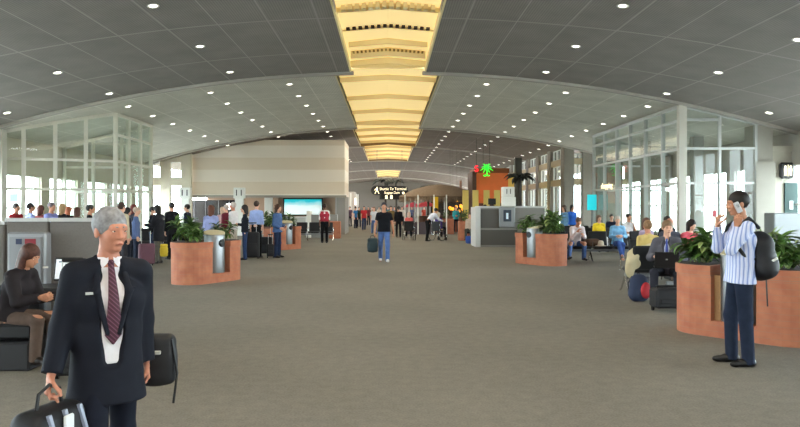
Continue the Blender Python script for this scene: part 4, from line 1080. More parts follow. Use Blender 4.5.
# black holdall in the right hand
wr = W(bp, bp['J']['R']['wr']+bp['J']['R']['ld']*.085)
bagm = mat('black_nylon', '15161b', .6, noise=.2, nscale=15)
def soft_bag(name, c, size, rz, m, label, cat, handle=None, extra=None, strap=None, group=None):
    t = empty(name, (c[0], c[1], c[2]), rz, label, cat, group); a, b, h_ = size[0]/2, size[1]/2, size[2]; r = min(a, b)*.6
    ops = []
    for zz in (r, r+(h_-2*r)*.33, r+(h_-2*r)*.66, h_-r):
        for yy in (-1, 1): ops.append(('c', (-(a-r), yy*(b-r), zz), (a-r, yy*(b-r), zz), r, r))
    ops += [('e', (0, 0, h_*.45), (a*.98, b*1.02, h_*.46))]
    np_obj('body', field_mesh(ops, .012, .05), m, t)
    if handle is not None:
        mb = MB(); mb.tube([(-a*.5, 0, h_-.02), (-a*.4, 0, h_+handle*.7), (0, 0, h_+handle), (a*.4, 0, h_+handle*.7), (a*.5, 0, h_-.02)], .009, 6); mb.build('handle', black, t, True)
    return t
bagp = soft_bag('holdall_bag', (wr[0]+.03, wr[1]-.04, max(0.0, wr[2]-.35)), (.34, .18, .3), math.radians(75), bagm, 'black holdall bag with glossy pale straps swinging from the businessman\'s hand', 'bag', .1)
mb = MB()
for i, q in enumerate((-.1, .0, .1)): mb.tube([(q, -.085, .29), (q+.02, -.11, .16), (q-.03, -.1, .05)], .014, 6)
mb.build('straps', mat('pale_strap', '8f98ac', .25), bagp, True)
MB().rbox(-.03, .03, -.118, -.1, .17, .27, .006).build('luggage_tag', mat('tag_white', 'dfe4e8', .4), bagp)
wl = W(bp, bp['J']['L']['wr'])
b2 = soft_bag('shoulder_bag', (wl[0]+.02, wl[1]+.1, max(0, wl[2]-.14)), (.2, .1, .26), math.radians(10), bagm, 'slim black shoulder bag at the businessman\'s far hip with a dangling strap', 'bag', None)
MB().tube([(.09, -.04, .24), (.12, -.05, .06), (.1, -.05, -.1)], .007, 6).build('strap', black, b2, True)
MB().rbox(-.02, .04, -.09, -.07, .17, .19, .004).build('buckle', silver, b2)

# ---------------------------------------------------------------- man on the phone
st = mat('striped_shirt', 'b4bfe2', .8); g = NG(st); vec, X, Y, Z = g.xyz()
n = g.noise(vec, 9, 2); v = g.math('ADD', g.math('ADD', Y, g.math('MULTIPLY', X, .8)), g.math('MULTIPLY_ADD', n, .01, 5))
a_ = g.line(v, .046, .014); b_ = g.line(g.math('ADD', v, .02), .046, .005)
g.col(g.mix(b_, g.mix(a_, lin('c3cce8'), lin('8496cc')), lin('e6e4ee')))
pm = person('man in a striped pale blue shirt and jeans on the phone with a black backpack', wx(740, 7.15), 7.15, math.radians(-96), H=1.76, skin='tan', hair='1d1814', top='b4bfe2', topmat=st,
            trousers='20283a', shoes='141416', head=(0, math.radians(8)), det='fine', build_=1.06, lean=-.03, hem=-.09,
            arms={'L': ((.14, -.62, -.75), (-.3, .36, .9), dict(curl=.7, pn=(-1, .2, 0), th=(0, .6, .5), d=(-.05, .1, 1))), 'R': ((-.0, -.6, -.75), (.32, -.1, 1), dict(curl=1.1, pn=(0, 1, 0), th=(.6, 0, .6)))},
            legs={'L': ((.03, .04, -1), (.0, .06, -1)), 'R': ((-.05, -.12, -1), (.0, .02, -1))})
rt = pm['root']; of = pm['off']; h = pm['h']; s = pm['s']
# phone at the ear
e = W(pm, h(.088, -.035, -.03)); t = empty('mobile_phone', tuple(e), math.radians(-96), 'silver flip phone held to the ear of the man in the striped shirt', 'phone')
mb = MB(); mb.M = Matrix.Rotation(math.radians(25), 4, 'X'); mb.rbox(-.01, .014, -.026, .026, -.056, .056, .006); mb.build('body', mat('phone_silver', 'c8ccd2', .3, metal=.2), t)
mb = MB(); mb.M = Matrix.Rotation(math.radians(25), 4, 'X'); mb.box(.012, .014, -.014, .014, .0, .035); mb.build('outer_display', black, t)
# backpack
bk = W(pm, pm['chest']-pm['Ft']*.185*s-pm['T']*.15*s)
t = empty('backpack', (bk[0], bk[1], 0), math.radians(-96), 'black backpack with a small white logo on the back of the phone man', 'backpack')
bc = V3(0, 0, bk[2]); ops = [('c', bc+V3(-.09, .02, -.12), bc+V3(.09, .02, -.12), .115, .115), ('c', bc+V3(-.07, .0, .12), bc+V3(.07, .0, .12), .1, .1), ('e', bc, (.17, .13, .25)), ('e', bc+V3(0, .1, -.09), (.13, .06, .13))]
np_obj('body', field_mesh(ops, .009, .05), bagm, t)
mb = MB(); mb.ball((.06, .0, 0), .001); mb = MB(); mb.M = Matrix.Translation((.172, .07, bk[2]-.03)) @ Matrix.Rotation(.5, 4, 'X'); mb.rbox(-.004, .006, -.035, .035, -.012, .012, .004); mb.build('logo_patch', mat('logo_white', 'e8e8e4', .4), t)
def world_to(t, p):
    c, s_ = math.cos(-t.rotation_euler.z), math.sin(-t.rotation_euler.z); d = (p[0]-t.location.x, p[1]-t.location.y); return (c*d[0]-s_*d[1], s_*d[0]+c*d[1], p[2]-t.location.z)
for sg in (-1, 1):
    P_ = [pm['NB']-pm['Ft']*.13*s+pm['Xt']*sg*.1*s-pm['T']*.06*s, pm['NB']+pm['Xt']*sg*.125*s+pm['T']*.038*s-pm['Ft']*.02, pm['NB']+pm['Xt']*sg*.14*s+pm['Ft']*.09*s-pm['T']*.06*s, pm['chest']+pm['Xt']*sg*.17*s+pm['Ft']*.1*s-pm['T']*.05*s, pm['waist']+pm['Xt']*sg*.15*s+pm['Ft']*.0*s, pm['waist']-pm['Ft']*.15*s+pm['Xt']*sg*.1*s]
    MB().tube([world_to(t, W(pm, q)) for q in P_], .02, 8).build('shoulder_strap', bagm, t, True)
MB().tube([(.1, .02, bk[2]-.2), (.12, .02, bk[2]-.35), (.11, .03, bk[2]-.5)], .008, 6).build('strap_end', black, t, True)
# wrist watch
j = pm['J']['L']; MB().cyl(tuple(j['wr']-j['ld']*.02+of), tuple(j['wr']-j['ld']*.045+of), .031, 16).build('wristwatch', black, rt, True)

# ---------------------------------------------------------------- woman at the kiosk
person('long-haired woman in a dark leather jacket sitting sideways at the metal kiosk', wx(10, 7.05), 7.05, math.radians(82), H=1.58, sit=True, seat_h=.42, skin='tan', hair='4a2a20', hairstyle='long', top='2a2226', trousers='5b4c44', shoes='221c1a',
       jacket=dict(col='241f22', hem=-.02, open=False), lean=.3, head=(math.radians(-5), math.radians(25)), det='near',
       arms={'L': ((.1, -.35, -1), (-.15, -1, .12), dict(curl=.8)), 'R': ((-.1, -.3, -1), (.15, -1, .2), dict(curl=.8, pn=(1, 0, .4)))},
       legs={'L': ((.1, -1, .02), (0, -.02, -1)), 'R': ((-.08, -1, .0), (0, .08, -1))})
t = empty('mobile_phone', (wx(45, 7.0)-.0, 7.0, 1.6-60/F*7.0), .4, 'small white phone in the hands of the seated long-haired woman', 'phone'); MB().rbox(-.02, .03, -.03, .03, 0, .014, .004).build('body', white, t)
# rolling case with the long silver handle beside the businessman
def suitcase(x, y, rz, w, d, h_, m, label, hh=.42, group=None, lean_=0):
    t = empty('rolling_suitcase', (x, y, 0), rz, label, 'suitcase', group)
    MB().rbox(-w/2, w/2, -d/2, d/2, .06, h_, .035).build('body', m, t)
    MB().rbox(-w*.38, w*.38, -d/2-.03, -d/2, .14, h_*.6, .012).build('front_pocket', m, t)
    mb = MB(); mb.tube([(-w*.28, d*.35, h_-.02), (-w*.28, d*.35, h_+hh), (w*.28, d*.35, h_+hh), (w*.28, d*.35, h_-.02)], .009, 6); mb.build('pull_handle', silver, t, True)
    mb = MB(); mb.cyl((-w*.29, d*.35, h_+hh), (w*.29, d*.35, h_+hh), .017, 8); mb.build('grip', black, t, True)
    for sx in (-1, 1): MB().cyl((sx*w*.4-.015, d*.35, .035), (sx*w*.4+.015, d*.35, .035), .035, 12).build('wheel', black, t, True)
    return t
blk = mat('suitcase_black', '1b1c20', .65, noise=.15, nscale=20)
suitcase(wx(72, 6.5), 6.5, .2, .36, .22, .56, blk, 'black rolling suitcase with a tall silver handle beside the seated woman', .55)

# ---------------------------------------------------------------- queue behind the partition
QG = None
for px, D_, c, hs, hc_, sk, lab, rz_, H_ in (
        (16, 20, 'a8303a', 'short', '2a1c18', 'tan', 'person in red beside the grey column', 1.2, 1.71),
        (30, 19, '9aa6d6', 'short', '2a2220', 'tan', 'dark-haired person in a pale lilac shirt next to the one in red', 2.4, 1.73),
        (40.5, 20, '8a4a4a', 'bob', '5a2e26', 'fair', 'auburn-haired person seen over the partition', 2.8, 1.66),
        (51, 18.5, '8f98d8', 'short', '6a6068', 'tan', 'grey-brown-haired man in a lavender shirt facing the auburn head', 1.3, 1.74),
        (62, 19.5, '1c1a1e', 'bob', 'a98a62', 'fair', 'blonde person in black over the partition', 2.9, 1.7),
        (68, 21.5, '2a2224', 'curly', 'a65c3c', 'fair', 'ginger curly head beside the blonde', 3.4, 1.64),
        (77, 19, '2c2426', 'bob', '5c3a2c', 'fair', 'brown-haired short person in dark clothes over the partition', 3.0, 1.6),
        (89.5, 18, '17171a', 'short', '17130f', 'tan', 'black-haired person in black just past the partition', 2.0, 1.68)):
    person(lab, wx(px, D_), D_, rz_, H=H_, top=c, hair=hc_, hairstyle=hs, skin=sk, det='mid')
person('brown-haired man in a cream jacket standing with his back turned behind the businessman', wx(121, 17), 17.0, 2.7, H=1.73, top='c9bda2', hair='3c2a20', trousers='3a3a40', jacket=dict(col='b9b096', hem=-.05, open=False))
person('auburn-haired woman behind the blonde with the blue bag', wx(133.5, 22), 22, 2.4, H=1.7, top='2b2c34', hair='6a2c24', hairstyle='bob')
person('older blonde woman in a slate blue jacket by the mauve suitcase', wx(136, 19.5), 19.5, 2.0, H=1.62, top='5a6a90', hair='b8a08c', hairstyle='short', trousers='2e3548', hem=-.12)
person('black-haired person stooping between the cream jacket and the blonde', wx(127, 20.3), 20.3, 2.2, H=1.6, top='20222c', hair='151210', hairstyle='bob')
mauve = mat('mauve_case', '6a4552', .7)
t = suitcase(wx(146.5, 19.3), 19.3, .5, .42, .24, .62, mauve, 'mauve rolling suitcase standing by the slate blue jacket', .35)
t = empty('luggage_trolley', (wx(154, 23), 23.3, 0), .3, 'chrome luggage trolley behind the mauve suitcase', 'trolley'); MB().tube([(-.2, 0, .05), (-.2, 0, 1.0), (.2, 0, 1.0), (.2, 0, .05)], .02, 6).build('frame', chrome, t, True); MB().box(-.22, .22, -.4, 0, .08, .12).build('tray', greyp, t)
for sx in (-.2, .2): MB().cyl((sx-.02, -.2, .05), (sx+.02, -.2, .05), .05, 12).build('wheel', black, t, True)
person('dark-haired woman in a black coat reading with her head bowed near the black suit', wx(158.5, 20.3), 20.3, -1.9, H=1.68, top='26262c', hair='1a1412', hairstyle='bob', trousers='6a6660', jacket=dict(col='222228', hem=-.25, open=False), head=(0, .3),
       arms={'L': ((.1, -.4, -1), (-.2, -1, .1)), 'R': ((-.1, -.4, -1), (.2, -1, .1))})
person('man in a black suit seen from the side beyond the brick planter', wx(172, 21.8), 21.8, -2.4, H=1.76, top='e0e0e0', hair='17120f', trousers='17181c', jacket=dict(col='16171b', hem=-.16, open=False))
person('person in dark clothes at the window holding papers beside the bowed woman', wx(152, 22.5), 22.5, 1.7, H=1.62, top='1e1f26', hair='1a1512', trousers='2e3a58', arms={'L': ((.1, -.5, -1), (-.1, -1, .2)), 'R': ((-.1, -.5, -1), (.1, -1, .2))})
o = soft_bag('carrier_bag', (wx(165, 20.2), 20.1, .22), (.2, .1, .34), .4, mat('yellow_bag', 'e2c534', .5), 'bright yellow carrier bag hanging beside the black suit', 'bag', .14)
person('dark-haired man in a navy jacket below the gate 11 sign', wx(187.5, 24.5), 24.5, -1.7, H=1.72, top='23283a', hair='1b1613', trousers='202228')
person('woman in a lavender top with auburn hair behind the planter', wx(211, 19), 19.0, 3.0, H=1.66, top='8f97c2', hair='5e3524', hairstyle='bob', trousers='3c4660')
person('man in a maroon waistcoat over white by the queue', wx(226.5, 23.5), 23.5, -2.0, H=1.7, top='e6e2e0', hair='b0a49c', trousers='ddd6ca', jacket=dict(col='6a2033', hem=.0, open=False))
person('woman in a pink top half hidden behind the white-haired man', wx(222.5, 25.2), 25.2, -2.6, H=1.62, top='d8aeb0', hair='b89880', hairstyle='bob', trousers='5a4a50')
person('white-haired man in a white shirt and cream trousers', wx(233.5, 22.6), 22.6, -1.9, H=1.78, top='e4e0e2', hair='c6bcb4', trousers='d9d2c4', skin='red', shoes='2a2422')
person('dark-haired woman in a black top and blue jeans with crossed arms', wx(245, 21.6), 21.6, -1.4, H=1.68, top='1f232c', hair='241a16', hairstyle='bob', trousers='2c3c5e',
       arms={'L': ((.1, -.25, -1), (-.9, -.7, .1)), 'R': ((-.1, -.25, -1), (.9, -.7, .1))})
person('tall man in a pale blue shirt and black trousers seen from behind', wx(256.5, 22.6), 22.6, 2.9, H=1.82, top='9fb4e6', hair='3a2a22', trousers='15161a', tucked=True)
person('woman in a denim jacket and jeans facing away from the queue', wx(277.5, 22.6), 22.6, 1.2, H=1.7, top='4a628e', hair='4a3022', hairstyle='curly', trousers='26324e', jacket=dict(col='46608c', hem=-.08, open=False),
       arms={'L': ((.15, .05, -1), (-.3, -.8, -.3)), 'R': ((-.15, .05, -1), (.2, -.8, -.5))})
SG = 'black rolling suitcases of the queue'
suitcase(wx(252, 21.9), 21.9, .1, .45, .26, .85, blk, 'large black suitcase between the crossed-arms woman and the tall man', .28, SG)
suitcase(wx(264.5, 23.6), 23.8, -.1, .5, .28, .62, blk, 'wide black suitcase beside the tall man in pale blue', .3, SG)
suitcase(wx(270.5, 22.3), 22.3, .2, .24, .2, .45, blk, 'small black case at the feet of the denim woman', .3, SG)
person('man in a red waistcoat and white shirt walking away, black trousers', wx(324.5, 32), 32, PI+.1, H=1.78, top='ecebea', hair='2a1e1a', trousers='15151a', skin='dark', jacket=None, tucked=True, build_=1.1, group=None)
i_ = person  # waistcoat over the shirt
rv = [o for o in bpy.data.objects if o.get('label', '').startswith('man in a red waistcoat')][0]
vq = field_mesh([('c', (-.13, 0, .47), (.13, 0, .47), .078, .078), ('c', (-.1, 0, .34), (.1, 0, .34), .135, .135), ('c', (-.075, 0, .12), (.075, 0, .12), .132, .132), ('c', (-.09, 0, .34), (-.07, 0, .12), .132, .13), ('c', (.09, 0, .34), (.07, 0, .12), .132, .13), ('p', (0, 0, .06), (0, 0, -1)), ('p', (0, 0, .52), (0, 0, 1))], .018, .03)
np_obj('waistcoat', (vq[0]+V3(0, 0, .93), vq[1]), mat('cloth_a02438', 'a02438', .8), rv)
# ---------------------------------------------------------------- central passage
WALK = {'L': ((.04, -.3, -1), (0, .05, -1)), 'R': ((-.04, .2, -1), (0, .4, -1))}
WALK2 = {'R': ((-.04, -.3, -1), (0, .05, -1)), 'L': ((.04, .2, -1), (0, .4, -1))}
pb = person('man in a black T-shirt, jeans and cap walking towards us with a bag', wx(384, 20.9), 20.9, 0, H=1.78, top='15171d', hair='1a1c26', trousers='5470a6', shoes='e4e4e4', skin='tan', sleeves=.6, det='mid', legs=WALK, build_=1.08,
       arms={'R': ((-.25, .05, -1), (-.12, -.1, -1), dict(curl=.9)), 'L': ((.28, .1, -1), (.15, -.2, -1))})
w_ = W(pb, pb['J']['R']['wr']+pb['J']['R']['ld']*.085)
soft_bag('holdall_bag', (w_[0]-.06, w_[1]+.02, w_[2]-.5), (.3, .2, .42), .2, mat('teal_bag', '1d3036', .7), 'dark green bag carried low by the man in the black T-shirt', 'bag', .08)
person('man in a red shirt and blue jeans with a pale strap across his chest', wx(364, 50), 50, .2, H=1.75, top='b8323c', trousers='2a3a62', hair='2a1c18', legs=WALK2, sleeves=.6)
person('person in a bright blue shirt standing at the shop fronts', wx(355.5, 55), 55, .9, H=1.68, top='2e6ea8', trousers='22283c', hair='2a201c', sleeves=.6)
person('person in dark green half behind the bright blue shirt', wx(359, 57.5), 57.5, .1, H=1.7, top='27352c', trousers='20242c', hair='2a201c')
person('brown-haired woman in a white top and jeans walking behind the T-shirt man', wx(374, 43), 43, .1, H=1.68, top='d4d8e2', trousers='5a78b4', hair='6a4630', hairstyle='bob', legs=WALK, sleeves=.6)
person('person in brown shirt following close behind the T-shirt man', wx(391, 42), 42, 0, H=1.72, top='6a5836', trousers='3a3a42', hair='3a2a1e')
person('woman in a black dress walking with bare calves', wx(398.5, 38), 38, PI, H=1.7, top='16171c', trousers='1a1a20', hair='1c1512', hairstyle='pony', legs=WALK2)
person('person in turquoise jacket with dark trousers near the brick planter', wx(456, 46), 46, 0, H=1.72, top='3fb6cc', trousers='1e2230', hair='8a6a4c', legs=WALK, arms={'L': ((.1, 0, -1), (-.6, -.8, .1)), 'R': ((-.1, 0, -1), (.6, -.8, .1))})
FG = None
for px, dd, c, c2, lab in ((368.5, 64, '7a3c42', '2c2c36', 'distant person in dull red between shop fronts'), (379, 72, 'c8b8a8', '3a3a44', 'distant person in beige deep in the passage'), (394.5, 66, '8a8f9c', '2c2c34', 'distant person in grey under the overhead sign'),
                           (402, 60, 'd0c8c0', '22242e', 'distant person in white near the white divider'), (412, 66, '3c4c7a', '22242e', 'distant person in blue under the dark red umbrella'), (424, 66, 'b04a3c', '3a3030', 'distant person in rust under the crimson umbrella'),
                           (350, 59.5, '5a4a5c', '2a2a32', 'distant person in plum by the lit shop'), (388, 80, '4a6a6a', '22242e', 'distant person in teal at the very end of the passage'), (450.5, 53.5, '4a3630', '22242e', 'distant person in brown at the orange lanterns'), (372, 82, 'a8a08c', '4a4438', 'distant person in khaki at the end of the passage')):
    person(lab, wx(px, dd), dd, .2*math.sin(px), H=1.72, top=c, trousers=c2, hair='2a201a', sleeves=.6)
# wheelchairs and the attendant
def wheelchair(x, y, rz, lab):
    t = empty('wheelchair', (x, y, 0), rz, lab, 'wheelchair', 'wheelchairs in the passage')
    MB().rbox(-.24, .24, -.22, .22, .46, .52, .02).build('seat', blackfab, t); MB().rbox(-.24, .24, .2, .24, .5, .95, .015).build('backrest', blackfab, t)
    for sx in (-1, 1):
        mb = MB()
        pts = [(sx*.31, .12+.3*math.cos(2*PI*k/20), .305+.3*math.sin(2*PI*k/20)) for k in range(21)]; mb.tube(pts, .018, 6)
        for k in range(8): mb.cyl((sx*.31, .12, .305), (sx*.31, .12+.3*math.cos(PI*k/4), .305+.3*math.sin(PI*k/4)), .003, 4)
        mb.cyl((sx*.29, .12, .305), (sx*.33, .12, .305), .03, 8); mb.build('large_wheel', black, t, True)
        MB().cyl((sx*.22-.012, -.32, .09), (sx*.22+.012, -.32, .09), .09, 16).build('caster', black, t, True)
        MB().tube([(sx*.25, .34, .94), (sx*.25, .22, .92), (sx*.25, .22, .3), (sx*.25, -.25, .3), (sx*.25, -.34, .14)], .013, 6).build('side_frame', chrome, t, True)
        MB().rbox(sx*.25-.03, sx*.25+.03, -.18, .2, .7, .73, .01).build('armrest', black, t)
        MB().rbox(sx*.12-.08, sx*.12+.08, -.5, -.38, .11, .14, .01).build('footrest', greyp, t)
        MB().cyl((sx*.25, .24, .93), (sx*.25, .36, .94), .018, 8).build('push_handle', black, t, True)
    return t
wheelchair(wx(409, 35), 35, PI, 'black wheelchair carrying the person in coral, seen from behind')
person('person in a coral top sitting in a wheelchair', wx(409, 35), 34.96, PI, H=1.62, sit=True, seat_h=.52, top='d0625c', hair='c9b0a0', hairstyle='bob', trousers='1a1c22')
wheelchair(wx(438.5, 34.4), 34.4, PI-.7, 'black wheelchair with the person in purple beside the bending attendant')
person('pale-haired person in purple sitting in a wheelchair', wx(438.5, 34.4), 34.37, PI-.7, H=1.6, sit=True, seat_h=.52, top='4a3a82', hair='d0c4b8', hairstyle='bob', trousers='1a1c2c')
person('attendant in a white shirt and black trousers bending over the wheelchairs', wx(428, 33.7), 33.7, 2.1, H=1.78, top='d6daea', hair='1a1512', trousers='141518', lean=.75, tucked=True, skin='tan', head=(0, .3),
       arms={'L': ((.2, -.9, -.6), (.2, -1, -.3)), 'R': ((-.3, -.6, -1), (0, -1, -.3))}, legs={'L': ((.05, -.12, -1), (0, .15, -1)), 'R': ((-.05, .15, -1), (0, .2, -1))})
person('seated shopper in a floral top beside the check-in desk', wx(470, 32.5), 32.5, -.3, H=1.62, sit=True, seat_h=.5, top='b9a99c', hair='6a5a52', hairstyle='bob', trousers='5a5f58')
t = empty('low_stool', (wx(470, 32.5), 32.55, 0), 0, 'small dark stool under the floral shopper', 'stool'); MB().rbox(-.22, .22, -.2, .22, .42, .5, .02).build('seat', blackfab, t)
for sx in (-.18, .18):
    for sy in (-.15, .17): MB().cyl((sx, sy, 0), (sx, sy, .42), .015, 6).build('leg', chrome, t, True)
soft_bag('carrier_bag', (wx(470, 31.9), 31.6, 0), (.45, .18, .34), 0, mat('blue_bag', '2f55b0', .6), 'bright blue carrier bag on the floor before the floral shopper', 'bag', .1)
person('dark-haired agent behind the check-in desk', wx(485, 31.2), 31.2, 0, H=1.74, top='22242c', hair='15110f', skin='dark')

# ---------------------------------------------------------------- right waiting area
person('man in a pink-white shirt and jeans bowed over his hands on the bench end', wx(574.5, 20.75), 20.75, .1, H=1.78, sit=True, top='d9cfd2', hair='5a4034', trousers='4a6496', shoes='1e1e22', lean=.45, head=(0, .5), skin='tan',
       arms={'L': ((.0, -.6, -1), (-.5, -.9, .3)), 'R': ((-.1, -.3, -1), (.55, -.6, .9))}, legs={'R': ((-.45, -1, .05), (-.25, -.35, -1)), 'L': ((.12, -1, .05), (.0, .1, -1))})
soft_bag('shoulder_bag', (wx(592, 20.8), 20.8, .475), (.42, .26, .2), .1, mat('brown_bag', '4a3222', .8), 'brown bag on the bench seat beside the bowed man', 'bag')
soft_bag('soft_hat', (wx(599.5, 20.7)-.03, 20.75, .475), (.26, .24, .2), 0, mat('hat_cream', 'd8ccb8', .8), 'cream cloth hat lying on the bench by the brown bag', 'hat') if False else None
t = empty('cream_hat', (wx(600.5, 20.7), 20.7, .475), 0, 'cream cloth hat lying on the bench past the brown bag', 'hat'); MB().lathe([(.16, 0), (.165, .015), (.1, .03), (.095, .12), (.06, .16), (.005, .165)], 18).build('crown', mat('hat_cream', 'd8ccb8', .8), t, True)
person('white-haired woman in a light blue top with crossed legs and a magazine', wx(617.5, 20.75), 20.75, -.15, H=1.68, sit=True, top='7fb4dc', hair='c2b8ac', hairstyle='short', trousers='3a5490', shoes='c08a70', head=(0, .15),
       arms={'L': ((.25, -.3, -1), (-.6, -.9, .1)), 'R': ((-.2, -.3, -1), (.6, -.9, .1))}, legs={'R': ((.1, -1, .12), (.22, -.4, -1)), 'L': ((-.0, -1, .0), (-.05, .1, -1))})
person('woman in a yellow jacket and white top on the second bench', wx(599, 24.45), 24.45, 0, H=1.66, sit=True, top='e0c030', hair='5a4232', hairstyle='bob', trousers='e0dce0')
person('man in a white T-shirt with a hand at his face on the second bench', wx(628.5, 24.4), 24.4, .3, H=1.76, sit=True, top='e4e0e2', hair='2a1e1a', trousers='3a3c46', skin='tan', sleeves=.6, arms={'L': ((.1, -.5, -1), (-.5, -.2, 1)), 'R': ((-.1, -.2, -1), (.2, -1, -.1))})
person('woman with long hair in a light blue top standing by the window wall', wx(564.5, 28.6), 28.6, -1.2, H=1.7, top='6f9ac0', hair='4a3226', hairstyle='long', trousers='3a4256')
person('person in a bright blue top and dark hair standing beside the long-haired woman', wx(572, 30), 30, .4, H=1.72, top='2f62c0', hair='17161a', hairstyle='bob', trousers='2a3046')
lm = person('man in a grey suit and blue tie typing on a laptop on his knees', wx(667, 11.65), 11.65, -.42, H=1.74, sit=True, top='c8d0e4', hair='7a6048', trousers='2c2d36', jacket=dict(col='55555f', hem=-.06, v=.03), head=(.3, .12), det='near', skin='fair',
       arms={'L': ((.35, -.35, -1), (-.35, -1, .12), dict(pn=(0, 0, -1), th=(-1, 0, 0), curl=.35)), 'R': ((-.35, -.35, -1), (.35, -1, .12), dict(pn=(0, 0, -1), th=(1, 0, 0), curl=.35))},
       legs={'L': ((.22, -1, .02), (.0, .0, -1)), 'R': ((-.22, -1, .02), (0, .0, -1))})
q = W(lm, lm['J']['L']['kn']*.5+lm['J']['R']['kn']*.5)
t = empty('laptop', (q[0], q[1]+.0, q[2]+.085), -.3, 'open black laptop seen from the back on the suited man\'s knees', 'laptop')
MB().rbox(-.18, .18, -.13, .13, 0, .022, .006).build('keyboard_base', black, t)
mb = MB(); mb.M = Matrix.Translation((0, -.13, .02)) @ Matrix.Rotation(math.radians(12), 4, 'X'); mb.rbox(-.18, .18, -.01, .006, 0, .25, .006); mb.build('lid', black, t)
mb = MB(); mb.M = Matrix.Translation((0, -.13, .02)) @ Matrix.Rotation(math.radians(12), 4, 'X'); mb.rbox(-.016, .016, -.013, -.01, .12, .14, .001); mb.build('lid_badge', silver, t)
i2 = lm; p0 = lm['NB']+lm['off']+lm['Ft']*.075
MB().tube([tuple(p0), tuple(p0+V3(0, -.045, -.08)), tuple(lm['chest']+lm['off']+lm['Ft']*.125), tuple(lm['waist']+lm['off']+lm['Ft']*.125)], [.014, .016, .022, .026], 6).build('necktie', mat('blue_tie', '2c3f8e', .6), lm['root'], True, 'blue necktie')
suitcase(wx(667, 10.9), 10.85, .05, .5, .3, .36, blk, 'low black case on the floor at the laptop man\'s feet', .02)
t = empty('backpack', (wx(639, 12.0), 12.0, 0), .3, 'navy and red backpack on the floor beside the laptop man', 'backpack')
np_obj('body', field_mesh([('c', (-.07, 0, .12), (.07, 0, .12), .115, .115), ('c', (-.05, .01, .36), (.05, .01, .36), .09, .09), ('e', (0, 0, .23), (.175, .13, .23)), ('p', (0, 0, .004), (0, 0, -1))], .01, .05), mat('blue_pack', '2b3650', .8), t)
for sg in (-1, 1): MB().tube([(sg*.07, .1, .42), (sg*.1, .16, .3), (sg*.12, .12, .08)], .014, 6).build('shoulder_strap', black, t, True)
MB().tube([(-.04, .02, .44), (0, .02, .5), (.04, .02, .44)], .009, 6).build('top_handle', black, t, True)
np_obj('red_pocket', field_mesh([('e', (.04, -.13, .2), (.1, .05, .14))], .01, .01), mat('red_pocket', 'b02a34', .7), t)
person('bald man in a mustard shirt sitting with his back to us', wx(649, 13.45), 13.5, PI, H=1.68, sit=True, top='c8b070', hair='8a6848', hairstyle='short', trousers='4a4a50', skin='red')
t = empty('draped_coat', (wx(646, 13.0), 13.0, 0), 0, 'beige coat draped over the bench end behind the navy backpack', 'coat')
np_obj('cloth', field_mesh([('c', (-.28, .05, .74), (.12, .08, .9), .045, .045), ('e', (-.2, .02, .66), (.15, .045, .2)), ('e', (-.3, .0, .48), (.09, .04, .18)), ('c', (-.05, .05, .84), (-.3, -.02, .6), .06, .05)], .012, .05), mat('coat_beige', 'cdbf9c', .85), t)
person('brown-haired woman in a lilac top behind the mustard shirt', wx(645.5, 16), 15.95, .5, H=1.62, sit=True, top='b9a8c4', hair='5a3e34', hairstyle='bob', trousers='3a3c4a', seat_h=.5)
person('dark-haired person in black behind the red-faced man', wx(667, 18.05), 18.05, .1, H=1.74, sit=True, top='1e2026', hair='1c1612', trousers='24242c')
person('red-faced balding man in glasses and a dark jacket on the middle bench', wx(669.5, 15.25), 15.25, -.1, H=1.72, sit=True, top='4a4a56', hair='4a362c', hairstyle='bald', skin='red', trousers='26262c')
person('woman in a coral pink top with dark hair near the broad-leaved plant', wx(690.5, 15.2), 15.25, .3, H=1.66, sit=True, top='d05a68', hair='1e1613', hairstyle='bob', trousers='2a2a34', head=(.2, .3))
person('person in a grey coat standing near the middle bench end', wx(657, 19), 19.3, .2, H=1.6, sit=True, top='6c6a70', hair='4c3a30', hairstyle='bob', trousers='2a2a34') if False else None
person('dark-haired person in navy on the bench before the gate glass', wx(611, 27.25), 27.2, 0, H=1.68, sit=True, top='252c44', hair='1d1714', trousers='24242c')

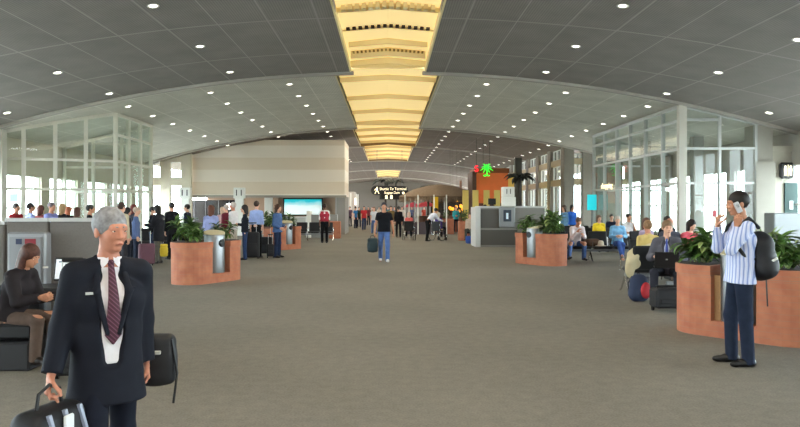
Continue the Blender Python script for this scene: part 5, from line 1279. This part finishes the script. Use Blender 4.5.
# ---------------------------------------------------------------- details sit on the part that carries them
CARRY = {'page_lines': ('display',), 'sticker': ('face_plate',), 'slot': ('face_plate',), 'grip': ('pull_handle',), 'opening': ('body',), 'card_slot': ('screen',), 'tie_knot': ('necktie',), 'lapel': ('jacket',),
         'collar': ('shirt',), 'name_badge': ('jacket',), 'lens': ('ring',), 'logo_patch': ('body',), 'outer_display': ('body',), 'lid_badge': ('lid',), 'buckle': ('body',), 'luggage_tag': ('body',), 'eyebrow': ('body',), 'lips': ('body',), 'eye': ('body',),
         'lettering': ('sign_box', 'sign_body', 'upper_box'), 'walking_symbol': ('sign_body',), 'dot_symbol': ('sign_body',), 'restroom_figures': ('sign_body',), 'lit_panel': ('lower_panel',), 'divider': ('panel',), 'front_pocket': ('body',), 'red_pocket': ('body',), 'picture': ('sheet',), 'fringe': ('roof',), 'seat_cushion': ('seat',)}
stem_ = lambda o: o.name.split('.')[0]
for r in [o for o in bpy.data.objects if o.parent is None and o.children]:
    kids = list(r.children)
    for k in kids:
        for want in CARRY.get(stem_(k), ()):
            hit = [q for q in kids if stem_(q) == want and q.parent == r]
            if hit and len(hit[0].location) and tuple(hit[0].location) == (0, 0, 0): k.parent = hit[0]; break

# ================================================================ LIGHT + CAMERA
w = bpy.data.worlds.new('sky'); bpy.context.scene.world = w; w.use_nodes = True
nt = w.node_tree; bg = nt.nodes['Background']
bg.inputs['Color'].default_value = (.90, .95, 1.0, 1); bg.inputs['Strength'].default_value = 22
def area(name, loc, rot, sx, sy, e, col=(1, .95, .88)):
    l = bpy.data.lights.new(name, 'AREA'); l.shape = 'RECTANGLE'; l.size = sx; l.size_y = sy; l.energy = e; l.color = col
    o = bpy.data.objects.new(name, l); C.objects.link(o); o.location = loc; o.rotation_euler = rot; return o
# lamps of the ceiling troughs, shining down out of each slot
for y0, y1, h0, h1, cm in SEG:
    if h0: area('trough_light', (0, (y0+y1)/2, ceil_z(h0)-.04), (0, 0, 0), 2*h0*.8, (y1-y0)*.9, 320*(y1-y0)/14, (1, .93, .8))
cam = bpy.data.cameras.new('camera'); co = bpy.data.objects.new('camera', cam); C.objects.link(co)
co.location = (0, 0, EYE); co.rotation_euler = (PI/2, 0, 0)
cam.sensor_fit = 'HORIZONTAL'; cam.sensor_width = 36; cam.lens = F/800*36
cam.shift_x = (400-CX)/800; cam.shift_y = -(213.5-HY)/800
cam.clip_start = .05; cam.clip_end = 600
sc = bpy.context.scene; sc.camera = co
vs = sc.view_settings; vs.view_transform = 'Standard'; vs.look = 'None'; vs.gamma = 1; vs.use_curve_mapping = False; vs.exposure = 0.0
sc.cycles.use_denoising = True
sc.cycles.max_bounces = 8; sc.cycles.diffuse_bounces = 4; sc.cycles.transparent_max_bounces = 24
sc.cycles.sample_clamp_indirect = 6
